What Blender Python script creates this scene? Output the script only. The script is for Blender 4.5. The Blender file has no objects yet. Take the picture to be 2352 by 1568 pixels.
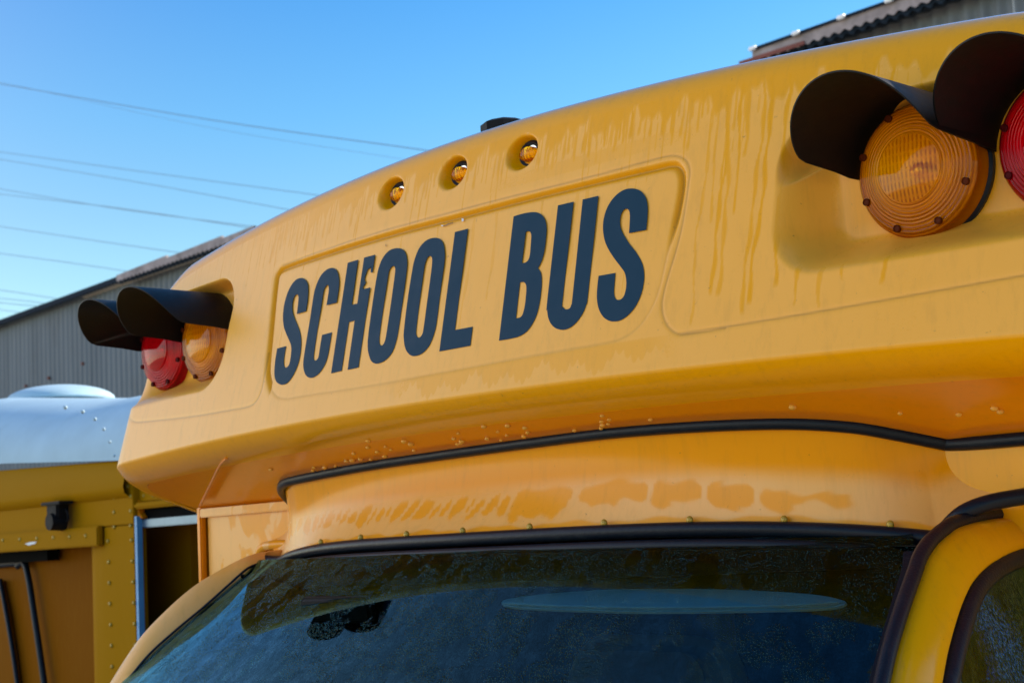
import bpy, bmesh, math, random
import numpy as np
from mathutils import Vector, Matrix
random.seed(7); rng = np.random.default_rng(5)
R_ = math.radians
sc = bpy.context.scene
C = sc.collection

# ------------------------------------------------------------------ camera
CAM = np.array([1.96733, -1.709714, -0.411684]); FPX = 3557.954; YAW, PIT, ROL = 0.80654, 0.124884, -0.054109
def _rot(a, b, c):
    Rz = np.array([[math.cos(c), -math.sin(c), 0], [math.sin(c), math.cos(c), 0], [0, 0, 1]])
    Rx = np.array([[1, 0, 0], [0, math.cos(a), -math.sin(a)], [0, math.sin(a), math.cos(a)]])
    Rr = np.array([[math.cos(b), -math.sin(b), 0], [math.sin(b), math.cos(b), 0], [0, 0, 1]])
    return Rz @ Rx @ Rr
RM = _rot(math.pi / 2 + PIT, ROL, YAW)
cam = bpy.data.cameras.new('camera'); camo = bpy.data.objects.new('camera', cam); C.objects.link(camo)
camo.matrix_world = Matrix([[*RM[0], CAM[0]], [*RM[1], CAM[1]], [*RM[2], CAM[2]], [0, 0, 0, 1]])
cam.sensor_width = 36; cam.lens = 36 * FPX / 2352; cam.clip_start = 0.05; cam.clip_end = 3000
cam.dof.use_dof = True; cam.dof.focus_distance = 2.25; cam.dof.aperture_fstop = 11
sc.camera = camo

# ------------------------------------------------------------------ world, sun, exposure
SUN_EL, SUN_AZ = R_(25), R_(26)      # azimuth measured from +Y (behind the bus) towards +X
w = bpy.data.worlds.new('World'); sc.world = w; w.use_nodes = True
nt = w.node_tree; nt.nodes.clear()
out = nt.nodes.new('ShaderNodeOutputWorld'); bg = nt.nodes.new('ShaderNodeBackground'); sky = nt.nodes.new('ShaderNodeTexSky')
sky.sky_type = 'NISHITA'; sky.sun_disc = False; sky.sun_elevation = SUN_EL; sky.sun_rotation = SUN_AZ
sky.air_density = 1.0; sky.dust_density = 0.25; sky.ozone_density = 2.5; sky.altitude = 50
bg.inputs['Strength'].default_value = 0.109
gtc = nt.nodes.new('ShaderNodeTexCoord'); gse = nt.nodes.new('ShaderNodeSeparateXYZ'); grp = nt.nodes.new('ShaderNodeValToRGB'); gmx = nt.nodes.new('ShaderNodeVectorMath')
gmx.operation = 'MULTIPLY'; nt.links.new(gtc.outputs['Generated'], gse.inputs[0]); nt.links.new(gse.outputs[2], grp.inputs[0])
ge = grp.color_ramp.elements
while len(ge) < 6: ge.new(.5)
for i_, (p_, c_) in enumerate([(0.0, (1.9, 1.55, 1.25)), (.12, (1.8, 1.5, 1.18)), (.21, (1.2, 1.25, 1.17)), (.27, (.83, 1.18, 1.27)), (.36, (.45, 1.0, 1.33)), (1.0, (.95, 1.45, 1.65))]):
    ge[i_].position = p_; ge[i_].color = (c_[0] * .66 / 2, c_[1] * .90 / 2, c_[2] * .98 / 2, 1)
gsc = nt.nodes.new('ShaderNodeVectorMath'); gsc.operation = 'SCALE'; gsc.inputs['Scale'].default_value = 2.0
nt.links.new(grp.outputs[0], gsc.inputs[0]); nt.links.new(sky.outputs[0], gmx.inputs[0]); nt.links.new(gsc.outputs[0], gmx.inputs[1])
# added pink-white glow low in the unseen sky opposite the sun, to brighten the cap face
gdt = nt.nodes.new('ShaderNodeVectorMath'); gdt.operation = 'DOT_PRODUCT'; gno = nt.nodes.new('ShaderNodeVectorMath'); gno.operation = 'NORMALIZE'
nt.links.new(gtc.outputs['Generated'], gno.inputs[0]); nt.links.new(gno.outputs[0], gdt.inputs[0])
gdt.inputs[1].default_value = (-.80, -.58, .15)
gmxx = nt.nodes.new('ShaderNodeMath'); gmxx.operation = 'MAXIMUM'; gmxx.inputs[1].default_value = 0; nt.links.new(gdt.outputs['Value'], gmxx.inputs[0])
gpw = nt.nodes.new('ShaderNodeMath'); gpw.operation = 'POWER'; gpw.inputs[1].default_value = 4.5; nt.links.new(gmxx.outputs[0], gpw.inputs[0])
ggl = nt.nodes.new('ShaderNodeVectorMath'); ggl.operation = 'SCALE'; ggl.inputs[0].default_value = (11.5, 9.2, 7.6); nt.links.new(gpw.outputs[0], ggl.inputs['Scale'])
# the sky is also a little paler straight behind the bus
gd2 = nt.nodes.new('ShaderNodeVectorMath'); gd2.operation = 'DOT_PRODUCT'; gd2.inputs[1].default_value = (-.35, .92, .15); nt.links.new(gno.outputs[0], gd2.inputs[0])
gm2 = nt.nodes.new('ShaderNodeMath'); gm2.operation = 'MAXIMUM'; gm2.inputs[1].default_value = 0; nt.links.new(gd2.outputs['Value'], gm2.inputs[0])
gp2 = nt.nodes.new('ShaderNodeMath'); gp2.operation = 'POWER'; gp2.inputs[1].default_value = 9; nt.links.new(gm2.outputs[0], gp2.inputs[0])
gl2 = nt.nodes.new('ShaderNodeVectorMath'); gl2.operation = 'SCALE'; gl2.inputs[0].default_value = (.3, .4, .2); nt.links.new(gp2.outputs[0], gl2.inputs['Scale'])
ga2 = nt.nodes.new('ShaderNodeVectorMath'); ga2.operation = 'ADD'; nt.links.new(gmx.outputs[0], ga2.inputs[0]); nt.links.new(gl2.outputs[0], ga2.inputs[1])
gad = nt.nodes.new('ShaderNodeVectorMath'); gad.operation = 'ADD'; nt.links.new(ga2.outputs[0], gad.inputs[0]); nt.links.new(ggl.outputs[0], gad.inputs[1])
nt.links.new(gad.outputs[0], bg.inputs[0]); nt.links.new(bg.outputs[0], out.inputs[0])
sl = bpy.data.lights.new('sun', 'SUN'); sl.energy = 4.9; sl.angle = R_(1.0); sl.color = (1, 0.86, 0.66)
so = bpy.data.objects.new('sun', sl); C.objects.link(so)
sd = Vector((math.sin(SUN_AZ) * math.cos(SUN_EL), math.cos(SUN_AZ) * math.cos(SUN_EL), math.sin(SUN_EL)))
so.rotation_euler = sd.to_track_quat('Z', 'Y').to_euler(); so.location = sd * 30
sc.view_settings.view_transform = 'Standard'; sc.view_settings.look = 'None'; sc.view_settings.exposure = 0.76; sc.view_settings.gamma = 1

# ------------------------------------------------------------------ geometry of sight lines (used to measure real surfaces)
K, LE, UZ, US = 0.06252, 0.25874, -0.222, 0.34
def ray(u, v): return RM @ np.array([(u - 1176) / FPX, (784 - v) / FPX, -1.0])
def hit(u, v, F, lo=0.6, hi=14.0, n=500):
    d = ray(u, v); ts = np.linspace(lo, hi, n); P = CAM[:, None] + d[:, None] * ts
    f = F(P[0], P[1], P[2]); i = np.where(f[:-1] * f[1:] <= 0)[0]
    if len(i) == 0: return CAM + d * ts[int(np.argmin(np.abs(f)))]
    a, b = ts[i[0]], ts[i[0] + 1]; fa = f[i[0]]
    for _ in range(40):
        m = (a + b) / 2; q = CAM + d * m; fm = F(*q)
        if fm * fa <= 0: b = m
        else: a, fa = m, fm
    return CAM + d * ((a + b) / 2)
def on_face(u, v, off=0.0): return hit(u, v, lambda x, y, z: y - K * x * x - LE * z + off, hi=6)
def on_under(u, v): return hit(u, v, lambda x, y, z: z - UZ + US * y, hi=6)
def wy(x, z): return 0.04 + 0.16 * (x / 0.78) ** 2 + 1.2 * (z + 0.41) + .068 * x * np.clip(.4 + (-.44 - z) * 4, 0, 1)
def on_glass(u, v, off=0.0): return hit(u, v, lambda x, y, z: y - wy(x, z) - off, hi=6)
def on_y(u, v, Y): d = ray(u, v); return CAM + d * ((Y - CAM[1]) / d[1])
def on_x(u, v, X): d = ray(u, v); return CAM + d * ((X - CAM[0]) / d[0])
def zm(x0, y0, s): return lambda x, y: ((x0 + x / s) * 0.57422, (y0 + y / s) * 0.57422)

# ------------------------------------------------------------------ object helpers
def tag(o, label=None, cat=None, group=None, kind=None):
    if label: o['label'] = label
    if cat: o['category'] = cat
    if group: o['group'] = group
    if kind: o['kind'] = kind
    return o
def empty(name, loc=(0, 0, 0)):
    o = bpy.data.objects.new(name, None); o.location = loc; C.objects.link(o); o.empty_display_size = .1
    bpy.context.view_layer.update()
    return o
def link(name, me, mat, parent=None, smooth=True, angle=None):
    o = bpy.data.objects.new(name, me); C.objects.link(o)
    if mat: me.materials.append(mat)
    for p in me.polygons: p.use_smooth = smooth
    if angle is not None and smooth: me.set_sharp_from_angle(angle=R_(angle))
    if parent:
        o.parent = parent; o.matrix_parent_inverse = world_of(parent).inverted()
    return o
def world_of(o):
    m = o.matrix_basis.copy()
    while o.parent: m = o.parent.matrix_basis @ o.matrix_parent_inverse @ m; o = o.parent
    return m
def mesh(name, V, F, mat, parent=None, smooth=True, angle=30):
    me = bpy.data.meshes.new(name); me.from_pydata([tuple(map(float, v)) for v in V], [], F); me.update()
    return link(name, me, mat, parent, smooth, angle)
def grid_mesh(name, P, mat, parent=None, flip=False, smooth=True, angle=40, closeu=False):
    n, m = P.shape[:2]; F = []
    for i in range(n - (0 if closeu else 1)):
        for j in range(m - 1):
            a, b, c, d = i * m + j, ((i + 1) % n) * m + j, ((i + 1) % n) * m + j + 1, i * m + j + 1
            F.append((a, d, c, b) if flip else (a, b, c, d))
    return mesh(name, P.reshape(-1, 3), F, mat, parent, smooth, angle)
def bm_obj(name, bm, mat, parent=None, smooth=True, angle=35):
    bmesh.ops.recalc_face_normals(bm, faces=bm.faces)
    me = bpy.data.meshes.new(name); bm.to_mesh(me); bm.free(); return link(name, me, mat, parent, smooth, angle)
def add_box(bm, c, s, rot=None, bev=0.0):
    m = Matrix.Translation(c) @ (rot.to_4x4() if rot else Matrix()) @ Matrix.Diagonal((*s, 1))
    g = bmesh.ops.create_cube(bm, size=1, matrix=m)
    if bev > 0:
        es = list({e for v in g['verts'] for e in v.link_edges}); bmesh.ops.bevel(bm, geom=es, offset=bev, segments=2, affect='EDGES')
def box_obj(name, lo, hi, mat, parent=None, bev=0.0):
    bm = bmesh.new(); lo, hi = Vector(lo), Vector(hi); add_box(bm, (lo + hi) / 2, hi - lo, None, bev); return bm_obj(name, bm, mat, parent)
def catmull(pts, n=8, closed=False):
    P = [np.array(p, float) for p in pts]; N = len(P); o = []
    for i in range(N if closed else N - 1):
        g = (lambda k: P[k % N]) if closed else (lambda k: P[min(max(k, 0), N - 1)])
        a, b, c, d = g(i - 1), g(i), g(i + 1), g(i + 2)
        for t in np.linspace(0, 1, n, endpoint=False):
            o.append(.5 * (2 * b + (c - a) * t + (2 * a - 5 * b + 4 * c - d) * t * t + (3 * b - a - 3 * c + d) * t ** 3))
    if not closed: o.append(P[-1])
    return np.array(o)
def tube(name, pts, r, mat, parent=None, n=10, up=(0, 0, 1), ry=None, smooth_path=6, caps=True):
    P = catmull(pts, smooth_path) if smooth_path else np.array(pts, float); ry = ry or r
    V = []; F = []; m = len(P)
    for i in range(m):
        t = P[min(i + 1, m - 1)] - P[max(i - 1, 0)]; t /= np.linalg.norm(t) + 1e-12
        s = np.cross(t, up); s /= np.linalg.norm(s) + 1e-12; u = np.cross(s, t)
        for k in range(n):
            a = 2 * math.pi * k / n; V.append(P[i] + s * math.cos(a) * r + u * math.sin(a) * ry)
    for i in range(m - 1):
        for k in range(n): F.append((i * n + k, i * n + (k + 1) % n, (i + 1) * n + (k + 1) % n, (i + 1) * n + k))
    if caps: F.append(tuple(range(n))[::-1]); F.append(tuple((m - 1) * n + k for k in range(n)))
    return mesh(name, V, F, mat, parent, True, 60)
def slab(name, outer, thick, mat, parent=None, bev=0.0, inner=(), nrm=None):
    """closed outline of 3D points (roughly planar), extruded along -nrm by thick"""
    bm = bmesh.new(); outer = [Vector(p) for p in outer]
    if nrm is None:
        nrm = Vector((0, 0, 0))
        for i in range(len(outer)): nrm += outer[i].cross(outer[(i + 1) % len(outer)])
        nrm.normalize()
    nrm = Vector(nrm)
    es = []
    for loop in (outer, *[[Vector(p) for p in l] for l in inner]):
        vs = [bm.verts.new(p) for p in loop]
        es += [bm.edges.new((vs[i], vs[(i + 1) % len(vs)])) for i in range(len(vs))]
    r = bmesh.ops.triangle_fill(bm, edges=es, use_beauty=True)
    fs = [f for f in bm.faces]
    ex = bmesh.ops.extrude_face_region(bm, geom=fs)
    for v in [g for g in ex['geom'] if isinstance(g, bmesh.types.BMVert)]: v.co -= nrm * thick
    if bev > 0:
        bmesh.ops.recalc_face_normals(bm, faces=bm.faces)
        se = [e for e in bm.edges if len(e.link_faces) == 2 and e.calc_face_angle(0) > R_(50)]
        bmesh.ops.bevel(bm, geom=se, offset=bev, segments=3, affect='EDGES')
    return bm_obj(name, bm, mat, parent, True, 35)
def lathe(name, prof, origin, mat, parent=None, n=64, axis='y', flipy=1, angle=30):
    """prof: (radius, forward) ; forward is towards -Y"""
    V = []; F = []; m = len(prof); O = np.array(origin, float)
    for k in range(n):
        a = 2 * math.pi * k / n
        for (r, f) in prof: V.append(O + np.array([r * math.cos(a), -f, r * math.sin(a)]))
    for k in range(n):
        for j in range(m - 1):
            a, b = k * m + j, ((k + 1) % n) * m + j
            F.append((a, b, b + 1, a + 1))
    me = bpy.data.meshes.new(name); me.from_pydata([tuple(v) for v in V], [], F)
    bm = bmesh.new(); bm.from_mesh(me); bmesh.ops.remove_doubles(bm, verts=bm.verts, dist=1e-6); bmesh.ops.recalc_face_normals(bm, faces=bm.faces); bm.to_mesh(me); bm.free()
    return link(name, me, mat, parent, True, angle)

# ------------------------------------------------------------------ materials
class NB:
    def __init__(s, name):
        s.m = bpy.data.materials.new(name); s.m.use_nodes = True; s.t = s.m.node_tree; s.t.nodes.clear()
        s.out = s.n('OutputMaterial')
    def n(s, k, **kw):
        x = s.t.nodes.new('ShaderNode' + k)
        for a, b in kw.items(): setattr(x, a, b)
        return x
    def l(s, a, b): s.t.links.new(a, b)
    def setin(s, node, name, v):
        i = node.inputs[name]
        if isinstance(v, bpy.types.NodeSocket): s.l(v, i)
        elif isinstance(v, tuple) and len(v) == 3 and i.type == 'RGBA': i.default_value = (*v, 1)
        else: i.default_value = v
    def pr(s, **kw):
        p = s.n('BsdfPrincipled')
        for k, v in kw.items(): s.setin(p, k.replace('_', ' '), v)
        return p
    def coord(s, scale=(1, 1, 1), kind='Object'):
        c = s.n('TexCoord'); m = s.n('Mapping'); m.inputs['Scale'].default_value = scale; s.l(c.outputs[kind], m.inputs['Vector']); return m.outputs[0]
    def noise(s, vec, scale, detail=4, rough=.5, dist=0):
        x = s.n('TexNoise'); s.l(vec, x.inputs['Vector']); x.inputs['Scale'].default_value = scale; x.inputs['Detail'].default_value = detail
        x.inputs['Roughness'].default_value = rough; x.inputs['Distortion'].default_value = dist; return x.outputs['Fac']
    def ramp(s, fac, stops):
        r = s.n('ValToRGB'); e = r.color_ramp.elements
        while len(e) < len(stops): e.new(.5)
        for i, (p, c) in enumerate(stops): e[i].position = p; e[i].color = (*c, 1) if isinstance(c, tuple) else (c, c, c, 1)
        s.l(fac, r.inputs[0]); return r.outputs[0]
    def mix(s, fac, a, b, kind='MIX'):
        x = s.n('Mix', data_type='RGBA', blend_type=kind); s.setin(x, 'Factor', fac)
        for i, v in ((6, a), (7, b)):
            if isinstance(v, bpy.types.NodeSocket): s.l(v, x.inputs[i])
            else: x.inputs[i].default_value = (*v, 1)
        return x.outputs[2]
    def math(s, op, a, b=0.0, clamp=False):
        x = s.n('Math', operation=op, use_clamp=clamp)
        for i, v in ((0, a), (1, b)):
            if isinstance(v, bpy.types.NodeSocket): s.l(v, x.inputs[i])
            else: x.inputs[i].default_value = v
        return x.outputs[0]
    def bump(s, h, strength=.2, dist=.01, nrm=None):
        b = s.n('Bump'); s.l(h, b.inputs['Height']); b.inputs['Strength'].default_value = strength; b.inputs['Distance'].default_value = dist
        if nrm: s.l(nrm, b.inputs['Normal'])
        return b.outputs[0]
    def done(s, shader): s.l(shader, s.out.inputs[0]); return s.m

YEL = (0.80, 0.335, 0.0)      # clean school-bus yellow
DEW = (0.90, 0.44, 0.07)       # the same paint under a film of dried dew
def paint(name, dew_attr=False, spec=1.0, fgloss=.30, dew=0.0, base=YEL, rough=.17, dirt=.55, coat=.3, film=DEW, blotch=False):
    b = NB(name); v = b.coord()
    fine = b.noise(v, 260, 3, .6); big = b.noise(b.coord((1, 1, .35)), 5, 5, .6); speck = b.noise(v, 95, 2, .8)
    if dew_attr:
        a = b.n('Attribute', attribute_name='dew'); d = a.outputs['Fac']
    elif blotch:
        n1 = b.noise(b.coord((1, 1, .8)), 14, 2, .45, .6); d = b.math('MULTIPLY', b.ramp(n1, [(.46, 0.0), (.50, 1.0)]), dew)
    else:
        d = b.math('MULTIPLY', b.ramp(big, [(.3, .6), (.7, 1.0)]), dew)
    d2 = b.math('MULTIPLY', d, b.ramp(big, [(.25, .78), (.75, 1.0)]))
    col = b.mix(d2, base, film)
    col = b.mix(b.math('MULTIPLY', b.ramp(speck, [(.70, 0.0), (.80, 1.0)]), dirt), col, (0.20, 0.10, 0.02))
    col = b.mix(b.math('MULTIPLY', b.ramp(b.noise(b.coord((9, 9, 1.2)), 7, 4, .7), [(.5, 0.0), (.9, 1.0)]), dirt * .5), col, (0.36, 0.18, 0.02))
    r = b.math('ADD', b.math('MULTIPLY', d2, .20), b.math('ADD', b.math('MULTIPLY', fine, .06), rough - .03))
    nm = b.bump(b.math('ADD', fine, b.math('MULTIPLY', b.noise(v, 22, 2), 1.5)), .035, .004)
    if dew_attr:
        gm = b.n('Attribute', attribute_name='groove_tint'); col = b.mix(gm.outputs['Fac'], col, (0.26, 0.13, 0.012))
    if dew_attr:
        go = b.n('Attribute', attribute_name='gloss'); cw = go.outputs['Fac']
    else: cw = coat * .4
    p = b.pr(Base_Color=col, Roughness=r, Normal=nm, Coat_Weight=cw, Coat_Roughness=.1, IOR=1.45)
    b.l(b.math('ADD', .16, b.math('MULTIPLY', d2, fgloss)), p.inputs['Specular IOR Level'])
    if spec < 1:
        for l_ in list(p.inputs['Specular IOR Level'].links): b.t.links.remove(l_)
        p.inputs['Specular IOR Level'].default_value = .4 * spec
    return b.done(p.outputs[0])
M = {}
M['cap'] = paint('front_cap_paint', dew_attr=True)
M['under'] = paint('underside_paint', dew=.05, base=(0.80, 0.25, 0.0), coat=.8, rough=.14)
M['fair'] = paint('fairing_paint', dew_attr=True, fgloss=.45, base=(0.84, 0.31, 0.0), film=(0.84, 0.43, 0.11))
M['panel'] = paint('side_panel_paint', dew=.9, blotch=True, film=(0.84, 0.44, 0.11), base=(0.82, 0.33, 0.01))
M['pillar'] = paint('pillar_paint', dew=1.0, film=(0.86, 0.46, 0.16))
M['door'] = paint('door_paint', dew=.05)
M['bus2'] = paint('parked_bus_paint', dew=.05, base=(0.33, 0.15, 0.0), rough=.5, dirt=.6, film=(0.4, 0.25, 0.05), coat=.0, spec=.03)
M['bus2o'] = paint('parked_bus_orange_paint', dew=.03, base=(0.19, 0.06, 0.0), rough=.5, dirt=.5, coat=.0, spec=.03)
def rubber(name, col=(0.004, 0.008, 0.016), rough=.34, bump=.3, sc_=300, wear=.7, spec=.22):
    b = NB(name); v = b.coord(); n = b.noise(v, sc_, 3, .6); g = b.noise(v, 30, 4, .7)
    c = b.mix(b.ramp(g, [(.55, 0.0), (.8, .3 * wear)]), col, (0.04, 0.05, 0.06))
    p = b.pr(Base_Color=c, Roughness=b.math('ADD', b.math('MULTIPLY', g, .25), rough - .1), Normal=b.bump(n, bump, .002)); p.inputs['Specular IOR Level'].default_value = spec; return b.done(p.outputs[0])
M['rubber'] = rubber('rubber_seal'); M['visor'] = rubber('visor_plastic', (0.0008, 0.0015, 0.003), .5, .1, 300, .08, .28)
M['vinyl'] = rubber('vinyl_letter', (0.003, 0.034, 0.066), .5, .04, 120, 0.0, .12)
M['blackp'] = rubber('black_plastic', (0.006, 0.006, 0.008), .6, .1, 300, .2, .15)
def simple(name, col, rough=.5, metal=0.0, var=.25, scale=12, bump=.05, **kw):
    b = NB(name); v = b.coord(); n = b.noise(v, scale, 5, .6)
    c = b.mix(b.ramp(n, [(.3, 0.0), (.75, 1.0)]), col, tuple(x * (1 - var) for x in col))
    p = b.pr(Base_Color=c, Roughness=rough, Metallic=metal, Normal=b.bump(b.noise(v, scale * 8, 3), bump, .003), **kw); return b.done(p.outputs[0])
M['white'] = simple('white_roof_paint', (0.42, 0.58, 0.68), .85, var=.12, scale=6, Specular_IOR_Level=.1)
M['chrome'] = simple('reflector_metal', (0.9, 0.9, 0.88), .12, 1.0, .05)
M['alu'] = simple('window_frame_metal', (0.16, 0.24, 0.33), .35, .6, .2)
M['bluefilm'] = simple('blue_primer', (0.10, 0.35, 0.68), .4)
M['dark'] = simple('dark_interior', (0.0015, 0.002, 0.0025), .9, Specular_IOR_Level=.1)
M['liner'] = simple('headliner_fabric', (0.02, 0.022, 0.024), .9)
M['teal'] = simple('sun_visor_vinyl', (0.50, 0.66, 0.68), .6)
M['seat'] = simple('grey_trim', (0.10, 0.12, 0.13), .6)
M['chip'] = simple('bare_primer', (0.7, 0.75, 0.8), .5)
M['rust'] = simple('brown_scuff', (0.28, 0.13, 0.03), .6)
M['screw'] = simple('painted_screw', (0.42, 0.27, 0.02), .3, 0.2, .4, 60)
M['pale_yard'] = simple('bounce_ground', (0.66, 0.50, 0.32), .9, 0, .3, 3, .3)  # colour kept pale and warm so the unseen ground bounces light up
def lens_mat(name, col, deep):
    b = NB(name); tc = b.n('TexCoord'); sep = b.n('SeparateXYZ'); b.l(tc.outputs['Object'], sep.inputs[0])
    x, z = sep.outputs[0], sep.outputs[2]
    r = b.math('SQRT', b.math('ADD', b.math('MULTIPLY', x, x), b.math('MULTIPLY', z, z)))
    ring = b.math('SINE', b.math('MULTIPLY', r, 2 * math.pi / .0042))
    ribs = b.math('MULTIPLY', b.math('SINE', b.math('MULTIPLY', x, 2 * math.pi / .0062)), b.math('ADD', .6, b.math('MULTIPLY', .4, b.math('SINE', b.math('MULTIPLY', z, 2 * math.pi / .012)))))
    inner = b.math('LESS_THAN', r, .046)
    h = b.math('ADD', b.math('MULTIPLY', ring, b.math('SUBTRACT', 1.0, inner)), b.math('MULTIPLY', b.math('MULTIPLY', ribs, 1.3), inner))
    nm = b.bump(h, .5, .0016)
    gl = b.n('BsdfGlossy'); gl.inputs['Roughness'].default_value = .06; gl.inputs['Color'].default_value = (.75, .75, .75, 1)
    tr = b.n('BsdfRefraction'); tr.inputs['IOR'].default_value = 1.12; tr.inputs['Roughness'].default_value = .06; tr.inputs['Color'].default_value = (*col, 1); b.l(nm, tr.inputs['Normal']); rib_f = b.math('MULTIPLY', inner, b.math('MULTIPLY', 1.0, b.ramp(b.math('ADD', .5, b.math('MULTIPLY', ribs, .5)), [(.3, 1.0), (.6, 0.0)]))); ring_f = b.math('MULTIPLY', b.math('SUBTRACT', 1.0, inner), b.math('MULTIPLY', .65, b.ramp(b.math('ADD', .5, b.math('MULTIPLY', ring, .5)), [(.2, 1.0), (.6, 0.0)]))); dcol = b.mix(b.math('ADD', rib_f, ring_f), deep, tuple(x_ * f_ for x_, f_ in zip(deep, (.5, .25, .3))))  # prism shading of ribs and rings darkened into the lens colour
    tl = b.n('BsdfTranslucent'); b.l(dcol, tl.inputs['Color']); b.l(nm, tl.inputs['Normal'])
    df = b.n('BsdfDiffuse'); b.l(dcol, df.inputs['Color']); b.l(nm, df.inputs['Normal'])
    m1 = b.n('MixShader'); m1.inputs[0].default_value = .42; b.l(tr.outputs[0], m1.inputs[1]); b.l(df.outputs[0], m1.inputs[2])
    m1b = b.n('MixShader'); m1b.inputs[0].default_value = .22; b.l(m1.outputs[0], m1b.inputs[1]); b.l(tl.outputs[0], m1b.inputs[2])
    fr = b.n('Fresnel'); fr.inputs['IOR'].default_value = 1.3
    m2 = b.n('MixShader'); b.l(fr.outputs[0], m2.inputs[0]); b.l(m1b.outputs[0], m2.inputs[1]); b.l(gl.outputs[0], m2.inputs[2])
    b.l(m2.outputs[0], b.out.inputs[0]); return b.m
M['amber'] = lens_mat('amber_lens', (1.0, 0.66, 0.01), (1.0, 0.285, 0.0))
M['red'] = lens_mat('red_lens', (1.0, 0.008, 0.04), (0.75, 0.002, 0.014))
M['amberd'] = simple('dark_amber_plastic', (0.10, 0.015, 0.001), .6, Specular_IOR_Level=.1)
M['redd'] = simple('dark_red_plastic', (0.08, 0.002, 0.004), .6, Specular_IOR_Level=.1)
def stripes_reflector():
    b = NB('reflector_bowl'); p = b.pr(Base_Color=(.92, .9, .86), Metallic=1.0, Roughness=.28); return b.done(p.outputs[0])
M['refl'] = stripes_reflector()
def glass_mat(name, tint, drops=True, strength=.5, gtint=(.34, .80, 1.0)):
    b = NB(name); v = b.coord()
    gl = b.n('BsdfGlossy'); gl.inputs['Roughness'].default_value = .02; gl.inputs['Color'].default_value = (*gtint, 1)
    tr = b.n('BsdfTransparent'); tr.inputs['Color'].default_value = (*tint, 1)
    fr = b.n('Fresnel'); fr.inputs['IOR'].default_value = 1.6
    if drops:
        m = b.n('Mapping'); m.inputs['Rotation'].default_value = (0, R_(-52), 0); m.inputs['Scale'].default_value = (1.0, 1, .22)
        tc = b.n('TexCoord'); b.l(tc.outputs['Object'], m.inputs['Vector'])
        vo = b.n('TexVoronoi'); vo.inputs['Scale'].default_value = 380; b.l(m.outputs[0], vo.inputs['Vector'])
        patch = b.ramp(b.noise(m.outputs[0], 16, 3, .6), [(.46, 0.0), (.60, 1.0)])
        dr = b.ramp(vo.outputs['Distance'], [(.22, 1.0), (.42, 0.0)])
        mask = b.math('MULTIPLY', dr, patch)
        nm = b.bump(mask, strength, .006)
        b.l(nm, gl.inputs['Normal'])
        wet = b.ramp(b.noise(m.outputs[0], 34, 6, .75, .4), [(.35, .75), (.50, .95), (.64, 1.3)]); fine_ = b.ramp(b.noise(m.outputs[0], 420, 2, .6), [(.40, .8), (.62, 1.2)]); wetf = b.math('MULTIPLY', wet, fine_)
    else: wetf = 1.0
    m2 = b.n('MixShader'); b.l(b.math('MULTIPLY', b.math('MULTIPLY', fr.outputs[0], .85), wetf, True), m2.inputs[0]); b.l(tr.outputs[0], m2.inputs[1]); b.l(gl.outputs[0], m2.inputs[2])
    b.l(m2.outputs[0], b.out.inputs[0]); return b.m
M['glass'] = glass_mat('windshield_glass', (0.30, 0.52, 0.58), True, .8)
M['dglass'] = glass_mat('door_glass', (0.35, 0.50, 0.54), True, .3, (.55, .8, 1.0))
def drop_mat():
    b = NB('water'); gl = b.pr(Base_Color=(.95, .5, .06), Roughness=.03, Transmission_Weight=.35, IOR=1.33, Specular_IOR_Level=.9); return b.done(gl.outputs[0])
M['water'] = drop_mat()
def corr_wall():
    b = NB('weathered_corrugated_metal'); v = b.coord()
    a = b.noise(b.coord((1, 1, .06)), 2.2, 6, .7); g = b.noise(v, .8, 4, .6)
    c = b.mix(a, (0.075, 0.09, 0.105), (0.22, 0.24, 0.26))
    c = b.mix(b.ramp(g, [(.5, 0.0), (.8, .6)]), c, (0.11, 0.10, 0.09))
    p = b.pr(Base_Color=c, Roughness=.65, Metallic=.25); return b.done(p.outputs[0])
M['shed'] = corr_wall()
M['trim'] = simple('pink_grey_trim', (0.46, 0.38, 0.37), .8, 0, .6, 3.5, Specular_IOR_Level=.1)
M['rtrim'] = simple('rusty_red_trim', (0.25, 0.06, 0.04), .7, 0, .5, 2)
M['zinc'] = simple('bright_zinc', (0.75, 0.74, 0.72), .35, .3)
M['edge'] = simple('dark_roof_edge', (0.02, 0.03, 0.045), .8, Specular_IOR_Level=.05)
M['wire'] = simple('power_cable', (0.16, 0.26, 0.38), .7)

# ================================================================== ground
bm = bmesh.new(); S = 400
vs = [bm.verts.new(p) for p in ((-S, -S, -2.5), (S, -S, -2.5), (S, S, -2.5), (-S, S, -2.5))]; bm.faces.new(vs)
g = bm_obj('ground', bm, M['pale_yard']); tag(g, 'unseen pale warm yard under the buses', 'ground', kind='structure')

# ================================================================== the main bus
bus = empty('school_bus', (0, 2.5, -2.5))
tag(bus, 'large yellow school bus in the foreground with SCHOOL BUS lettering over its windshield', 'bus', 'parked school buses')

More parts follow.
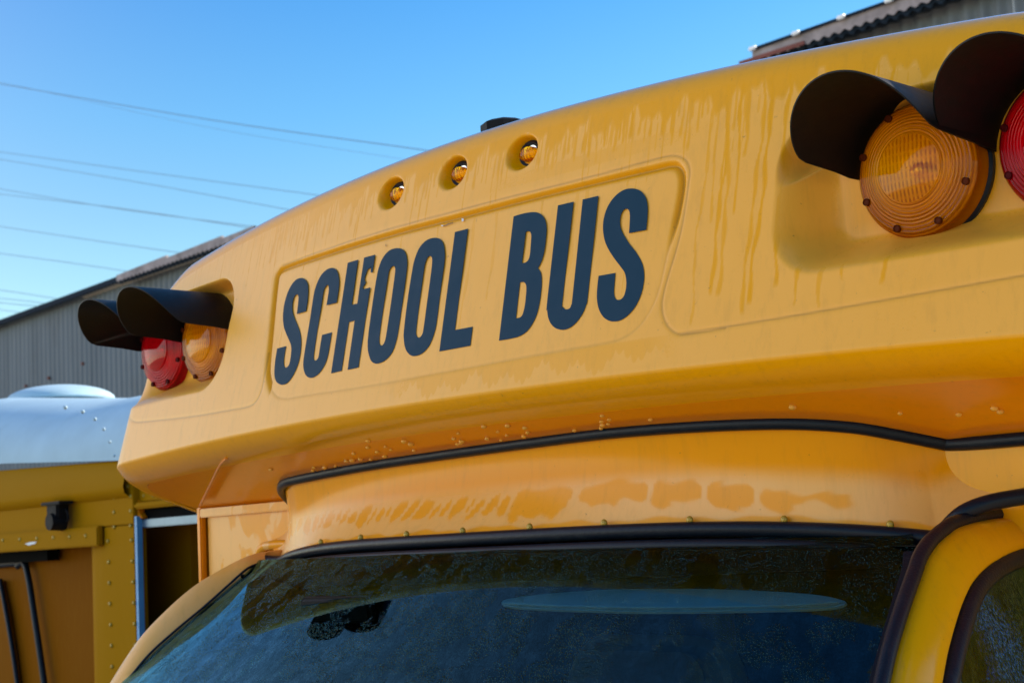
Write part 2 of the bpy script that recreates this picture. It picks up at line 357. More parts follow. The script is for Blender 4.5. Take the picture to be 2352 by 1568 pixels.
# ---- traced lines on the cap face
Z5 = zm(3300, 2100, 2.485); Z3 = zm(900, 300, 1.176); Z1 = zm(0, 900, 1.96)
def tr(pts, f, n=5, closed=False):
    P = [on_face(*f(x, y)) for x, y in pts]; return catmull([(p[0], p[2]) for p in P], n, closed)
panel = tr([(203, 1430), (200, 1370), (215, 1200), (238, 980), (252, 932), (292, 905), (500, 835), (800, 745), (1100, 668), (1400, 590), (1700, 517), (2000, 447), (2095, 427), (2132, 440), (2147, 485), (2140, 570), (2110, 720), (2075, 870), (2045, 1000), (2005, 1100), (1945, 1185), (1870, 1238), (1780, 1264), (1500, 1312), (1100, 1387), (700, 1460), (400, 1505), (275, 1523), (225, 1495)], Z3, 5, True)
line_r = tr([(270, 895), (400, 845), (700, 745), (1100, 635), (1700, 483), (2000, 402), (2100, 381), (2158, 395), (2184, 440), (2178, 520), (2140, 750), (2068, 1000), (2055, 1100), (2078, 1175), (2130, 1218), (2200, 1215), (2352, 1190)], Z3)
lr2 = catmull([(p[0], p[2]) for p in [on_face(*q) for q in ((1560, 766), (1700, 745), (1900, 712), (2150, 668), (2352, 632))]], 5)
line_l = tr([(1000, 1440), (1010, 1500), (1050, 1540), (1150, 1538), (1500, 1500), (1800, 1450), (1950, 1420), (2010, 1375), (2050, 1290), (2075, 1150), (2095, 1000)], Z1)
def dist_poly(X, Z, P, closed=False, skip=1):
    D = np.full(X.shape, 9.0); n = len(P)
    for i in range(n if closed else n - 1):
        a, b = P[i], P[(i + 1) % n]
        ab = b - a; L = ab @ ab + 1e-12
        lo = np.minimum(a, b) - .05; hi_ = np.maximum(a, b) + .05
        m = (X > lo[0]) & (X < hi_[0]) & (Z > lo[1]) & (Z < hi_[1])
        if not m.any(): continue
        t = np.clip(((X[m] - a[0]) * ab[0] + (Z[m] - a[1]) * ab[1]) / L, 0, 1)
        d = np.hypot(X[m] - a[0] - t * ab[0], Z[m] - a[1] - t * ab[1]); D[m] = np.minimum(D[m], d)
    return D
def inside(X, Z, P):
    I = np.zeros(X.shape, bool); n = len(P)
    for i in range(n):
        a, b = P[i], P[(i + 1) % n]
        c = ((a[1] > Z) != (b[1] > Z)); xx = (b[0] - a[0]) * (Z - a[1]) / ((b[1] - a[1]) if abs(b[1] - a[1]) > 1e-12 else 1e-12) + a[0]
        I ^= c & (X < xx)
    return I
def sst(a, b, x): t = np.clip((x - a) / (b - a), 0, 1); return t * t * (3 - 2 * t)

# ---- plan of the cap: straight front (shallow curve), rounded corners, sides
XE = 1.09; RC = 0.10
cols = []        # bx, by, nx, ny, xi (unrolled x), corner 0..1
for x in np.concatenate([np.linspace(-XE, XE, 1080)]): cols.append((x, K * x * x, 0.0, 1.0, x, 0.0))
def corner(sgn):
    o = []; a0 = math.atan(2 * K * XE); cx = sgn * (XE - RC * math.sin(a0)); cy = K * XE * XE + RC * math.cos(a0)
    for k in range(1, 25):
        t = k / 24; a = a0 + (math.pi / 2 - a0) * t
        n = Vector((-sgn * t, 1 - t)).normalized() if t < 1 else Vector((-sgn, 0))
        o.append((cx + sgn * RC * math.sin(a), cy - RC * math.cos(a), n[0], n[1], sgn * (XE + RC * (a - a0)), t))
    ex, ey = o[-1][0], o[-1][1]
    for yy in (.02, .05, .09, .15, .22, .32): o.append((ex, ey + yy, -sgn, 0, sgn * (XE + .2 + yy), 1.0))
    return o
cols = [c for c in corner(-1)[::-1]] + cols + corner(1)
cols = np.array(cols); nc = len(cols); bx, by, nx, ny, xi, ct = cols.T
sst_ = lambda v: np.clip((v - .3) / .7, 0, 1) ** 2
zc = (UZ + .025 - US * by) / (1 + US * ny * LE)
ztf = .284 - .068 * xi ** 2 - .031 + .010 * sst_(xi)
XD = np.where(xi > 0, 1.03, .96)
zt = np.where(np.abs(xi) < XD, ztf, ztf - .55 * np.clip(np.abs(xi) - XD, 0, .28) ** 1.6 * 2.2)
zt = np.maximum(zt, .045)
NF = 190
rows = []        # (s, z) arrays per row
tv = np.linspace(0, 1, NF)
# lip rows (underside -> crease)
A = np.stack([LE * zc, zc], 1)
sB = A[:, 0] + .065; B = np.stack([sB, UZ - US * (by + ny * sB)], 1)
c1 = A + np.array([.012, -.024]); c2 = B - np.stack([np.full(nc, .032), -US * ny * .032], 1)
lip = []
for t in np.linspace(0, 1, 13):
    lip.append((1 - t) ** 3 * A + 3 * (1 - t) ** 2 * t * c1 + 3 * (1 - t) * t * t * c2 + t ** 3 * B)
lip = lip[::-1]
for q in lip[:-1]: rows.append(('lip', q[:, 0], q[:, 1]))
for t in tv: z = zc + (zt - zc) * t; rows.append(('face', LE * z, z))
a0 = math.atan2(1, LE); rr = .062
for t in np.linspace(0, 1, 15)[1:]:
    a = a0 + (R_(4) - a0) * t
    s = LE * zt + rr * (math.sin(a0) - math.sin(a)); z = zt + rr * (math.cos(a) - math.cos(a0)); rows.append(('roll', s, z))
nr = len(rows)
Sg = np.stack([r[1] for r in rows], 1); Zg = np.stack([r[2] for r in rows], 1)
Xg = np.repeat(xi[:, None], nr, 1); isf = np.array([r[0] == 'face' for r in rows])
# recess amount (inwards)
rec = np.zeros_like(Sg)
FX, FZ = Xg[:, isf], Zg[:, isf]
dp = dist_poly(FX, FZ, panel, True); ins = inside(FX, FZ, panel); sd_ = np.where(ins, -dp, dp)
topw = sst(-.02, .05, FZ + .16 * (FX < -.47)); r_ = (.0006 + .0060 * topw) * np.exp(-(sd_ / (.0028 + .0022 * topw)) ** 2) + .0010 * sst(.001, -.001, sd_) + .0012 * topw * sst(.016, .004, sd_)
groove_tint = .75 * np.exp(-((sd_ + .001) / .0022) ** 2) * (.25 + .6 * topw)  # brown tint along panel groove and seam lines, stronger at the top
for L_ in (line_r, lr2, line_l):
    d = dist_poly(FX, FZ, L_); r_ += .0010 * np.exp(-(d / .0030) ** 2); groove_tint = np.maximum(groove_tint, .55 * np.exp(-(d / .0016) ** 2))
# lamp pockets
ax = np.abs(FX)
qx, qz = np.maximum(np.abs(ax - .95) - .18, 0), np.maximum(np.abs(FZ - .037) - .04, 0); sdp = np.hypot(qx, qz) - .082
wx_ = sst(.0, -.062, sdp) * (1 - sst(1.12, 1.20, ax)); wx_ = np.where(FZ > .04, np.maximum(wx_, sst(.0, -.022, sdp) * (1 - sst(1.12, 1.20, ax)) * sst(.04, .10, FZ)), wx_); wz_ = 1.0
pock = wx_ * wz_ * np.maximum(.083 - LE * FZ, 0); r_ = np.where(pock > 0, r_ * (1 - wx_ * wz_) + pock, r_)
# marker light bowls
MK = [(-.176, .220), (-.003, .222), (.170, .220)]
for mx, mz in MK:
    q = np.sqrt(((FX - mx) / .037) ** 2 + ((FZ - mz) / .031) ** 2); r_ += .024 * (1 - sst(.62, 1.04, q))
rec[:, isf] = r_
fade_top = np.ones(nr)
Px = bx[:, None] + nx[:, None] * (Sg + rec); Py = by[:, None] + ny[:, None] * (Sg + rec)
P = np.stack([Px, Py, Zg], 2)
cap = grid_mesh('front_cap', P, M['cap'], bus, flip=True, angle=70)
# dew film mask: the film is missing in run-off trails, in a wavy band under the roof edge and on lip and roll; face-to-lip contrast also paints in sky reflection
dew = np.zeros((nc, nr)); fz = FZ; u = (FZ - zc[:, None]) / (zt - zc)[:, None]
dfc = np.ones_like(FX)
dfc *= .66 + .34 * sst(.7, -.9, FX)
trail = np.zeros_like(FX)
def trail_line(x0, z0, z1, wd, amp, st=1.0):
    """a run-off trail starting at height z0, ending at z1"""
    ph = rng.uniform(0, 6.28, 3); zz = FZ
    xc = x0 + amp * (np.sin(zz * 38 + ph[0]) * .5 + np.sin(zz * 90 + ph[1]) * .3 + np.sin(zz * 17 + ph[2])) * .6 + (z0 - zz) * rng.uniform(-.02, .05) * 0.5
    d = np.abs(FX - xc); w_ = 1.2 * wd * (1 + .35 * np.sin(zz * 70 + ph[1]))
    m = sst(1.0, .55, d / w_) * sst(z1 - .006, z1 + .004, zz) * sst(z0 + .012, z0 - .004, zz); return st * m
zt_at = lambda x: float(np.interp(x, xi[30:-30], zt[30:-30]))
def panel_top(x): return .172 - .02 * (x / .5) ** 2
x = -.60
while x < .62:
    zt0 = zt_at(x); dens = .0115 if x < -.3 else .0085
    x += dens * rng.uniform(.35, 1.9)
    if min(abs(x - m[0]) for m in MK) < .03: continue
    z1 = rng.choice([panel_top(x) + rng.uniform(-.0, .035), zt0 - rng.uniform(.03, .07)]) if x < .5 else rng.uniform(.02, .2)
    trail = np.maximum(trail, trail_line(x, zt0 + .02, z1, rng.uniform(.0012, .0032), .003, rng.uniform(.7, 1) * (.65 + .35 * float(sst(-.6, .1, x)))))
for x in (-.38, -.27, -.12, -.02, .075, .13, .235, .31, .335, .43): trail = np.maximum(trail, trail_line(x, .13, rng.uniform(-.10, .06), rng.uniform(.0014, .004), .004, rng.uniform(.25, .6)))
for x in (.565, .592, .618, .633, .655, .668, .70, .722, .745, .775, .80, .835, .60, .73, .865): trail = np.maximum(trail, trail_line(x, zt_at(x) + .02, rng.choice([rng.uniform(-.13, -.08), rng.uniform(-.13, -.05), rng.uniform(.1, .18)]), rng.uniform(.0018, .0036), .006, rng.uniform(.7, 1)))
for x in (-.98, -.9, -.62, -.56): trail = np.maximum(trail, trail_line(x, zt_at(x), rng.uniform(0, .1), .0016, .002, .3))
x = -.92
while x < 1.08:      # a second family of hair-thin runs all along the roof edge
    x += rng.uniform(.006, .030)
    if min(abs(x - m[0]) for m in MK) < .034: continue
    z0_ = zt_at(min(max(x, -1.0), 1.0)); trail = np.maximum(trail, trail_line(x, z0_ + .02, z0_ - rng.uniform(.03, .13), rng.uniform(.0010, .0017), .002, rng.uniform(.5, 1.0) * (.55 + .45 * float(sst(-.8, -.1, x)))))
# wavy washed band below the roof roll and short fringe under the panel
edge = .020 + .012 * np.sin(FX * 57) + .009 * np.sin(FX * 131 + 1) + .006 * np.sin(FX * 263 + 2)
band = sst(.006, -.006, (zt[:, None] - FZ) - edge) * sst(-1.0, .1, FX) * .9
fr = (-.158 - .010 * np.sin(FX * 83) - .010 * np.abs(np.sin(FX * 211)) - .006 * np.sin(FX * 37)); fringe = sst(fr - .001, fr + .003, FZ) * sst(-.134, -.140, FZ) * sst(-.15, .0, FX) * sst(.56, .48, FX) * .45
n_h = np.sin(FX * 9 + 1.3 * np.sin(FZ * 25)) * .5 + .5
hb = .35 * sst(.155, .165, FZ) * sst(.19, .18, FZ) * n_h * sst(-.4, 0, FX)
clean = np.maximum.reduce([trail * sst(-.012, .0, sdp), band, fringe, hb])
clean = np.maximum(clean, .8 * sst(.0, -.03, sdp) * sst(.06, .0, sdp + .1))
for mx, mz in MK:
    q = np.sqrt(((FX - mx) / .037) ** 2 + ((FZ - mz) / .031) ** 2); clean = np.maximum(clean, sst(1.02, .9, q))
groove = sst(.011, .004, np.abs(sd_)) * topw; clean = np.maximum(clean, groove * .9)
dew[:, isf] = dfc * (1 - clean)
dew[:, ~isf] = 0
gr_ = np.zeros((nc, nr)); gr_[:, isf] = groove_tint
ag = cap.data.attributes.new('groove_tint', 'FLOAT', 'POINT'); ag.data.foreach_set('value', gr_.reshape(-1).astype(np.float32))
gg = np.zeros((nc, nr)); gg[:, :12] = .22; gg[:, NF + 12:] = np.linspace(.2, 1, nr - NF - 12)[None, :]; ao = cap.data.attributes.new('gloss', 'FLOAT', 'POINT'); ao.data.foreach_set('value', gg.reshape(-1).astype(np.float32))
at = cap.data.attributes.new('dew', 'FLOAT', 'POINT'); at.data.foreach_set('value', dew.reshape(-1).astype(np.float32))

# ---- underside plate, roof skin, body behind the cap
ring = [(P[i, 0, 0], P[i, 0, 1]) for i in range(0, nc, 6)]
ring = [p for p in ring if p[1] < .262]
und = [(a, b_, UZ - US * b_ - .0002) for a, b_ in ring]; und = [(und[0][0], .262, UZ - US * .262)] + und + [(und[-1][0], .262, UZ - US * .262)]
slab('cap_underside', und, .006, M['under'], bus, nrm=(0, -.32, -.947))
rx = np.linspace(-1.13, 1.13, 61); ry = np.array([.155, .3, 1, 2.5, 5.2])
Pr = np.array([[(x, y, .298 - .072 * x * x - (.0 if abs(x) < 1 else 1.2 * (abs(x) - 1) ** 1.4 * 2)) for y in ry] for x in rx]); grid_mesh('roof_skin', Pr, M['white'], bus, flip=True)
for s in (-1, 1):
    box_obj('side_wall', (s * 1.151 - .012, .264, -1.9), (s * 1.151 + .012, 5.2, .20), M['bus2o'], bus)
    lo, hi_ = sorted((s * 1.138, s * .60)); slab('body_front_wall', [(s * a, .262, c) for a, c in ((1.138, -.305), (.775, -.305), (.80, -.42), (.87, -.50), (.97, -.68), (1.02, -.9), (1.02, -1.9), (1.138, -1.9))], .022, M['panel'] if s < 0 else M['door'], bus, nrm=(0, -1, 0))
box_obj('rear_wall', (-1.138, 5.17, -1.9), (1.138, 5.2, .2), M['bus2o'], bus)
box_obj('floor_pan', (-1.138, .285, -1.9), (1.138, 5.17, -1.86), M['dark'], bus)
# trims of the body wall seen left of the cab
box_obj('wall_trim', (-1.148, .246, -.330), (-.76, .262, -.310), M['panel'], bus, .002)
box_obj('corner_trim', (-1.163, .247, -1.2), (-1.147, .264, -.306), M['under'], bus, .003)
# short metal rib under the cap's corner
tube('underside_rib', [on_under(460, 1160), on_under(487, 1105), on_under(505, 1068), on_under(520, 1052)], .0028, M['under'], bus, 8)
# shallow folded flange on the lower edge of the wall next to the pillar
tube('pillar_bead', [(-.93, .252, -.435), (-.905, .25, -.408), (-.86, .248, -.402), (-.78, .248, -.402)], .010, M['panel'], bus, 10)

# ---- gasket between cap and cab roof
G = [(-.80, .262), (-.775, .232), (-.735, .19), (-.673, .154), (-.59, .138), (-.343, .114), (-.141, .104), (.096, .096), (.298, .093), (.467, .105), (.61, .129), (.698, .164), (.747, .208), (.785, .25), (.80, .262)]
Gp = [(a, b_ - .002, UZ - US * b_ - .004) for a, b_ in G]
tube('cap_gasket', Gp + [(.86, .256, -.317), (1.0, .256, -.317), (1.13, .256, -.317)], .0095, M['rubber'], bus, 12, ry=.010, smooth_path=8)
# ---- fairing: cove from the gasket down to the windshield seal
Gc = catmull(G, 34); nG = len(Gc)
def seal_pt(t):      # t -1..1 across
    x = .80 * t; return np.array([x, .045 + .16 * (x / .78) ** 2, -.408 - .035 * abs(x / .80) ** 4])
tt = np.linspace(-1, 1, nG)
arc = np.concatenate([[0], np.cumsum(np.hypot(*np.diff(Gc, axis=0).T))]); arc = arc / arc[-1] * 2 - 1
Fp = []
for i in range(nG):
    a = np.array([Gc[i, 0], Gc[i, 1] + .004, UZ - US * Gc[i, 1] + .004]); xb = np.sign(arc[i]) * min(abs(arc[i]) * 1.06, 1.0)
    b_ = seal_pt(xb); 
    if abs(arc[i]) > .94:     # wrap round the shoulder to the body wall
        k = (abs(arc[i]) - .94) / .06; b_ = b_ * (1 - k) + np.array([np.sign(arc[i]) * .885, .262, -.392]) * k
    row = []
    for v in np.linspace(0, 1, 60):
        h = v; f = v ** 2.0      # vertical at the top, sloping forward lower down
        row.append(np.array([a[0] + (b_[0] - a[0]) * f, a[1] + (b_[1] - a[1]) * f + .012 * math.sin(math.pi * v), a[2] + (b_[2] - a[2]) * h]))
    Fp.append(row)
Fp = np.array(Fp); fair = grid_mesh('roof_fairing', Fp, M['fair'], bus, flip=False, angle=70)
fu = arc[:, None] * .8 * np.ones((1, 60)); fv = np.linspace(0, 1, 60)[None, :] * np.ones((nG, 1))
film = sst(.40, .64, fv)  # lower film also carries painted sky reflection, bare top the overhang's shade
hs = fu + .10 * (fv - .6) * (fu < .1)
gap = np.zeros_like(fu); gx = -.62; gaps = []
while gx < .66:
    wgt = rng.uniform(.003, .008); lean_ = rng.uniform(.02, .12) if gx < .05 else rng.uniform(-.01, .02)
    xx_ = fu + lean_ * (fv - .62); gap = np.maximum(gap, sst(1, .5, np.abs(xx_ - gx) / wgt))
    gaps.append((gx, lean_))
    gx += rng.uniform(.018, .05) if gx < .05 else rng.uniform(.05, .17)
def vn(x, f, seed):
    r2 = np.random.default_rng(seed).uniform(-1, 1, 900); t = (x + 1) * f; i0 = np.floor(t).astype(int) % 899; k_ = t - np.floor(t); k_ = k_ * k_ * (3 - 2 * k_); return r2[i0] * (1 - k_) + r2[i0 + 1] * k_
bt = .53 + .03 * vn(fu, 24, 3) + .16 * sst(.36, .66, fu); bb = .75 + .06 * vn(fu, 30, 1) + .03 * vn(fu, 70, 2) + .06 * vn(fu, 9, 4)
gd = np.full_like(fu, 9.0)
for g0, ln in gaps: gd = np.minimum(gd, np.abs(fu + ln * (fv - .62) - g0))
rd = np.exp(-(gd / .008) ** 2); bt = bt + .09 * rd; bb = bb - .07 * rd
blob = sst(bt - .01, bt + .05, fv + .03 * vn(fu * 1.0 + fv * .3, 55, 8)) * sst(bb + .05, bb - .01, fv + .03 * vn(fu - fv * .4, 48, 9)) * (1 - gap) * sst(-.70, -.68, fu) * sst(.66, .64, fu)
bot_ = sst(.90, .93, fv + .015 * np.sin(fu * 37) + .01 * np.sin(fu * 90))
film_sheen = film * (1 - .8 * blob) * (1 - .8 * bot_)
fa = fair.data.attributes.new('dew', 'FLOAT', 'POINT'); fa.data.foreach_set('value', film_sheen.reshape(-1).astype(np.float32))
# seals along the top of the windshield
sp = [seal_pt(t) for t in np.linspace(-1, 1, 25)]
Rseal = [np.array([.815, .188, -.447]), np.array([.835, .178, -.430]), np.array([.858, .180, -.413]), np.array([.885, .205, -.401]), np.array([.92, .256, -.394])]
up_ = [p + np.array([0, -.008, -.004]) for p in sp]
up_[0] += np.array([0.0, 0.0, -.010])
tube('upper_windshield_seal', [on_x(564, 1314, -.79), on_x(575, 1302, -.795), on_x(596, 1287, -.798)] + up_[1:] + Rseal, .0115, M['rubber'], bus, 12, smooth_path=4)
lo_ = [p + np.array([0, -.020, -.027]) for p in sp[1:-1]]
tube('lower_windshield_seal', [on_x(552, 1328, -.775), on_x(570, 1317, -.78), on_x(604, 1306, -.775)] + lo_ + [(.785, .185, -.486)], .0095, M['rubber'], bus, 12, smooth_path=4)
for (u_, v_) in ((743, 1254), (835, 1246), (941, 1238), (1071, 1231), (1222, 1224), (1395, 1218), (1590, 1216), (1806, 1212), (2050, 1225)):
    tq = min(np.linspace(-1, 1, 400), key=lambda t: abs((lambda c: 1176 - FPX * c[0] / c[2])(RM.T @ (seal_pt(t) - CAM)) - u_))
    p = seal_pt(tq) + np.array([0, -.006, .010])
    bm = bmesh.new(); bmesh.ops.create_uvsphere(bm, u_segments=14, v_segments=8, radius=.0062)
    for v in bm.verts: v.co.y *= .7; v.co = v.co + Vector(p)
    add_box(bm, Vector(p) + Vector((0, -.0042, 0)), (.006, .0012, .0012)); add_box(bm, Vector(p) + Vector((0, -.0041, 0)), (.0012, .0012, .006))
    bm_obj('screw', bm, M['screw'], bus)

# ---- windshield, frit, cab inside
def wl(z): return .785 + .50 * (-.46 - z)
zz = np.linspace(-.432, -.95, 30); Wp = np.array([[(t * wl(z), wy(t * wl(z), z), z) for z in zz] for t in np.linspace(-1, 1, 61)])
grid_mesh('windshield', Wp, M['glass'], bus, flip=True)
def frit(z0, z1, t0, t1, n=40):
    return np.array([[(t * wl(z), wy(t * wl(z), z) + .006, z) for z in np.linspace(z0, z1, 8)] for t in np.linspace(t0, t1, n)])
fr_o = [frit(-.432, -.482, -1, 1), frit(-.482, -.95, .955, 1, 6), frit(-.482, -.95, -1, -.955, 4)]
V = []; F = []
for q in fr_o:
    o_ = len(V); n_, m_ = q.shape[:2]; V += [tuple(p) for p in q.reshape(-1, 3)]
    F += [(o_ + i * m_ + j, o_ + (i + 1) * m_ + j, o_ + (i + 1) * m_ + j + 1, o_ + i * m_ + j + 1) for i in range(n_ - 1) for j in range(m_ - 1)]
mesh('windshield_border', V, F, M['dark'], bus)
# right windshield edge rubber and pillar rubber
slab('corner_rubber', [on_glass(*Z5(*q), -.003) for q in ((770, 250), (900, 245), (1060, 215), (1075, 300), (1010, 480), (900, 800), (780, 1200), (690, 1568), (640, 1800), (330, 1800), (420, 1568), (560, 1080), (690, 640), (765, 400))], .012, M['rubber'], bus, .002, nrm=(.2, -.78, .55))
re = [(.755, wy(.755, -.452) + .004, -.452), (.772, wy(.772, -.47) - .000, -.47), (.80, wy(.80, -.54) - .006, -.54), (.858, wy(.858, -.64) - .006, -.64), (.93, wy(.93, -.76) - .006, -.76), (1.0, wy(1.0, -.88) - .006, -.88)]

# headliner and inner walls of the cab
V = []; 
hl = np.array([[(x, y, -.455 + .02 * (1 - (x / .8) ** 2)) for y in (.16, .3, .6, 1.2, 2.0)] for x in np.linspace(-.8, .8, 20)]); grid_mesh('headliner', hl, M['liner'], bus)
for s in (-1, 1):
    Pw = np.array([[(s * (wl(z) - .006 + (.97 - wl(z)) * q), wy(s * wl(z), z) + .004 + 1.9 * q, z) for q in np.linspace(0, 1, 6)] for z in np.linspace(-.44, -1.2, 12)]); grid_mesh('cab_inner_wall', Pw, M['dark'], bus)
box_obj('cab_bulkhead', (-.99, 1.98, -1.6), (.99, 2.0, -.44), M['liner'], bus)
# sun visor inside, right of centre
def rslab(name, cx, cy, cz, w_, h_, t_, rot, mat, parent, rad=None):
    rad = rad or h_ * .48; pts = []
    for (sx, sz, a0_) in ((1, 1, 0), (-1, 1, 90), (-1, -1, 180), (1, -1, 270)):
        for k in range(7):
            a = R_(a0_ + 15 * k); pts.append((sx * (w_ / 2 - rad) + rad * math.cos(a), sz * (h_ / 2 - rad) + rad * math.sin(a)))
    mt = Matrix.Translation((cx, cy, cz)) @ rot.to_4x4()
    return slab(name, [mt @ Vector((a, -t_ / 2, b_)) for a, b_ in pts], t_, mat, parent, t_ * .3, nrm=mt.to_3x3() @ Vector((0, -1, 0)))
va, vb = on_glass(1150, 1378, .07), on_glass(1945, 1385, .07); vm = (va + vb) / 2
slab('sun_visor', [on_glass(u_, v_, .07) for u_, v_ in catmull([(1150, 1380), (1178, 1370), (1280, 1358), (1420, 1350), (1650, 1350), (1850, 1360), (1930, 1374), (1938, 1384), (1900, 1393), (1780, 1398), (1500, 1402), (1280, 1397), (1170, 1390)], 4, True)], .012, M['teal'], bus, .003, nrm=(.2, -.78, .55))
tube('visor_seam', [on_glass(u_, v_, .055) for u_, v_ in ((1156, 1384), (1280, 1390), (1500, 1394), (1780, 1390), (1925, 1382))], .0022, M['teal'], bus, 8)
mm = on_glass(775, 1398, .03)
rslab('rear_view_mirror', mm[0], mm[1], mm[2], .20, .045, .02, Matrix.Rotation(R_(12), 3, 'X'), M['blackp'], bus, .018)
for xx in (-.45, .45):     # seat backs deep inside
    rslab('seat_back', xx, .95, -1.0, .5, .7, .14, Matrix.Rotation(R_(-12), 3, 'X'), M['seat'], bus, .12)
# hood and cowl below the frame, nose of the van
hd = np.array([[(x, y, -1.02 - .10 * ((y + .5) / .8) ** 2 * (1 if y < -.5 else 0) - .10 * (x / 1.0) ** 2) for y in np.linspace(-.42, -1.15, 12)] for x in np.linspace(-1, 1, 24)]); grid_mesh('hood', hd, M['door'], bus)
box_obj('grille_panel', (-.98, -1.15, -2.0), (.98, -1.10, -1.25), M['door'], bus, .02)
for s in (-1, 1):
    lo, hi_ = sorted((s * 1.0, s * .97)); box_obj('fender', (lo, -1.1, -1.9), (hi_, .262, -1.15), M['door'], bus, .01)
    for yy in (-.75, 3.9):
        for kx in (0,):
            wq = lathe('wheel', [(0, .12), (.17, .12), (.19, .10), (.21, .12), (.36, .12), (.385, .09), (.385, -.09), (.36, -.12), (0, -.12)], (0, 0, 0), M['blackp'], bus, 40)
            for v in wq.data.vertices: v.co = Vector((s * .88 - v.co.y * s, yy + v.co.x, -2.115 + v.co.z))

# ---- left A-pillar (far side)
po = [(236, 1600), (252, 1568), (315, 1472), (383, 1399), (450, 1342), (518, 1301), (575, 1274), (622, 1264)]; pi_ = [(262, 1600), (290, 1568), (345, 1502), (408, 1445), (473, 1391), (528, 1342), (572, 1304), (610, 1290)]
A_ = []
for (a, b_) in zip(po, pi_):
    p, q = on_x(*a, -.80 - max(a[1] - 1275, 0) * .00044), on_x(*b_, -.765 - max(b_[1] - 1300, 0) * .00036)
    A_.append([p + np.array([.0, .10, -.01]), p + np.array([.0, .03, .001]), p, p * .66 + q * .34 + np.array([0, -.008, .004]), p * .33 + q * .67 + np.array([0, -.006, .004]), q, q + np.array([.004, .02, -.006])])
A_ = np.array(A_); A2 = np.stack([catmull(A_[:, k], 5) for k in range(A_.shape[1])], 1)
pl = grid_mesh('windshield_pillar', A2, M['pillar'], bus, flip=False, angle=60)
tube('pillar_trim_strip', [A_[i, 5] + np.array([.002, -.004, 0]) for i in range(0, 8)], .0025, M['rubber'], bus, 8)

# ---- right door: frame band, seal, glass
Z5 = zm(3300, 2100, 2.485)
def on_door(u_, v_, off=0.0): return hit(u_, v_, lambda x, y, z: x - (.885 + (-.42 - z) * .36) - off, hi=6)
dl = [(640, 1800), (690, 1568), (760, 1250), (880, 850), (1000, 500), (1060, 330), (1150, 190), (1270, 80), (1400, 0), (1700, -70), (2200, -120)]
dr_ = [(1110, 1800), (1165, 1568), (1230, 1230), (1340, 850), (1440, 620), (1520, 510), (1610, 425), (1690, 370), (1790, 315), (1978, 245), (2300, 190)]
di = [(1240, 1800), (1290, 1568), (1400, 1130), (1500, 810), (1590, 640), (1680, 545), (1760, 485), (1850, 430), (1950, 385), (2050, 355), (2350, 290)]
DL = [on_door(*Z5(*q), -.012) for q in dl]; DR = [on_door(*Z5(*q)) for q in dr_]; DI = [on_door(*Z5(*q), -.010) for q in di]
rows_ = []
for a, b_ in zip(DL, DR):
    rows_.append([a + np.array([-.03, .01, -.0]), a + np.array([-.006, 0, 0]), a * .9 + b_ * .1 + np.array([.006, 0, 0]), a * .7 + b_ * .3 + np.array([.010, 0, 0]), a * .4 + b_ * .6 + np.array([.010, 0, 0]), a * .1 + b_ * .9 + np.array([.006, 0, 0]), b_, b_ + np.array([-.012, 0, 0])])
rows_ = np.array(rows_); D2 = np.stack([catmull(rows_[:, k], 6) for k in range(rows_.shape[1])], 1)
grid_mesh('door_frame', D2, M['door'], bus, flip=True, angle=60)
sr = [(a + b_) / 2 + np.array([0, 0, 0]) for a, b_ in zip(DR, DI)]
tube('door_window_seal', sr, .013, M['rubber'], bus, 12, smooth_path=6)
tube('door_opening_seal', [a + np.array([-.012, -.006, .004]) for a in DL], .010, M['rubber'], bus, 10, smooth_path=6)
gl_ = [on_door(*Z5(*q), -.012) for q in di] + [on_door(*Z5(2800, 400), -.012), on_door(*Z5(2800, 2100), -.012), on_door(*Z5(1180, 2100), -.012)]
slab('door_window', gl_, .004, M['dglass'], bus, nrm=(.94, 0, .34))
b1, b2 = on_x(2262, 1383, .80), on_x(2400, 1525, .80)
tube('seat_belt_guide', [b1, b2], .004, M['zinc'], bus, 8, smooth_path=0)
slab('inner_door_trim', [on_x(*q, .79) for q in ((2262, 1383), (2440, 1380), (2440, 1560), (2400, 1525))], .01, M['seat'], bus, nrm=(1, 0, 0))


# ---- letters
def glyph(outl, f, n=6):
    pts = []; corner_ = []
    for tok in outl.split():
        c_ = tok.endswith('!'); x_, y_ = tok.rstrip('!').split(','); pts.append((float(x_), float(y_))); corner_.append(c_)
    N = len(pts); o = []
    for i in range(N):
        j = (i + 1) % N; b_, c_ = np.array(pts[i]), np.array(pts[j])
        if corner_[i] and corner_[j]: o.append(b_); continue
        a = b_ - (c_ - b_) if corner_[i] else np.array(pts[i - 1]); d = c_ + (c_ - b_) if corner_[j] else np.array(pts[(j + 1) % N])
        if corner_[i]: a = b_
        if corner_[j]: d = c_
        for t in np.linspace(0, 1, n, endpoint=False):
            o.append(.5 * (2 * b_ + (c_ - a) * t + (2 * a - 5 * b_ + 4 * c_ - d) * t * t + (3 * b_ - a - 3 * c_ + d) * t ** 3))
    return [on_face(*f(*q), -.0002) for q in o]
ZA, ZB, ZC = zm(1060, 860, 2.24), zm(1440, 860, 2.24), zm(1960, 720, 2.3057)
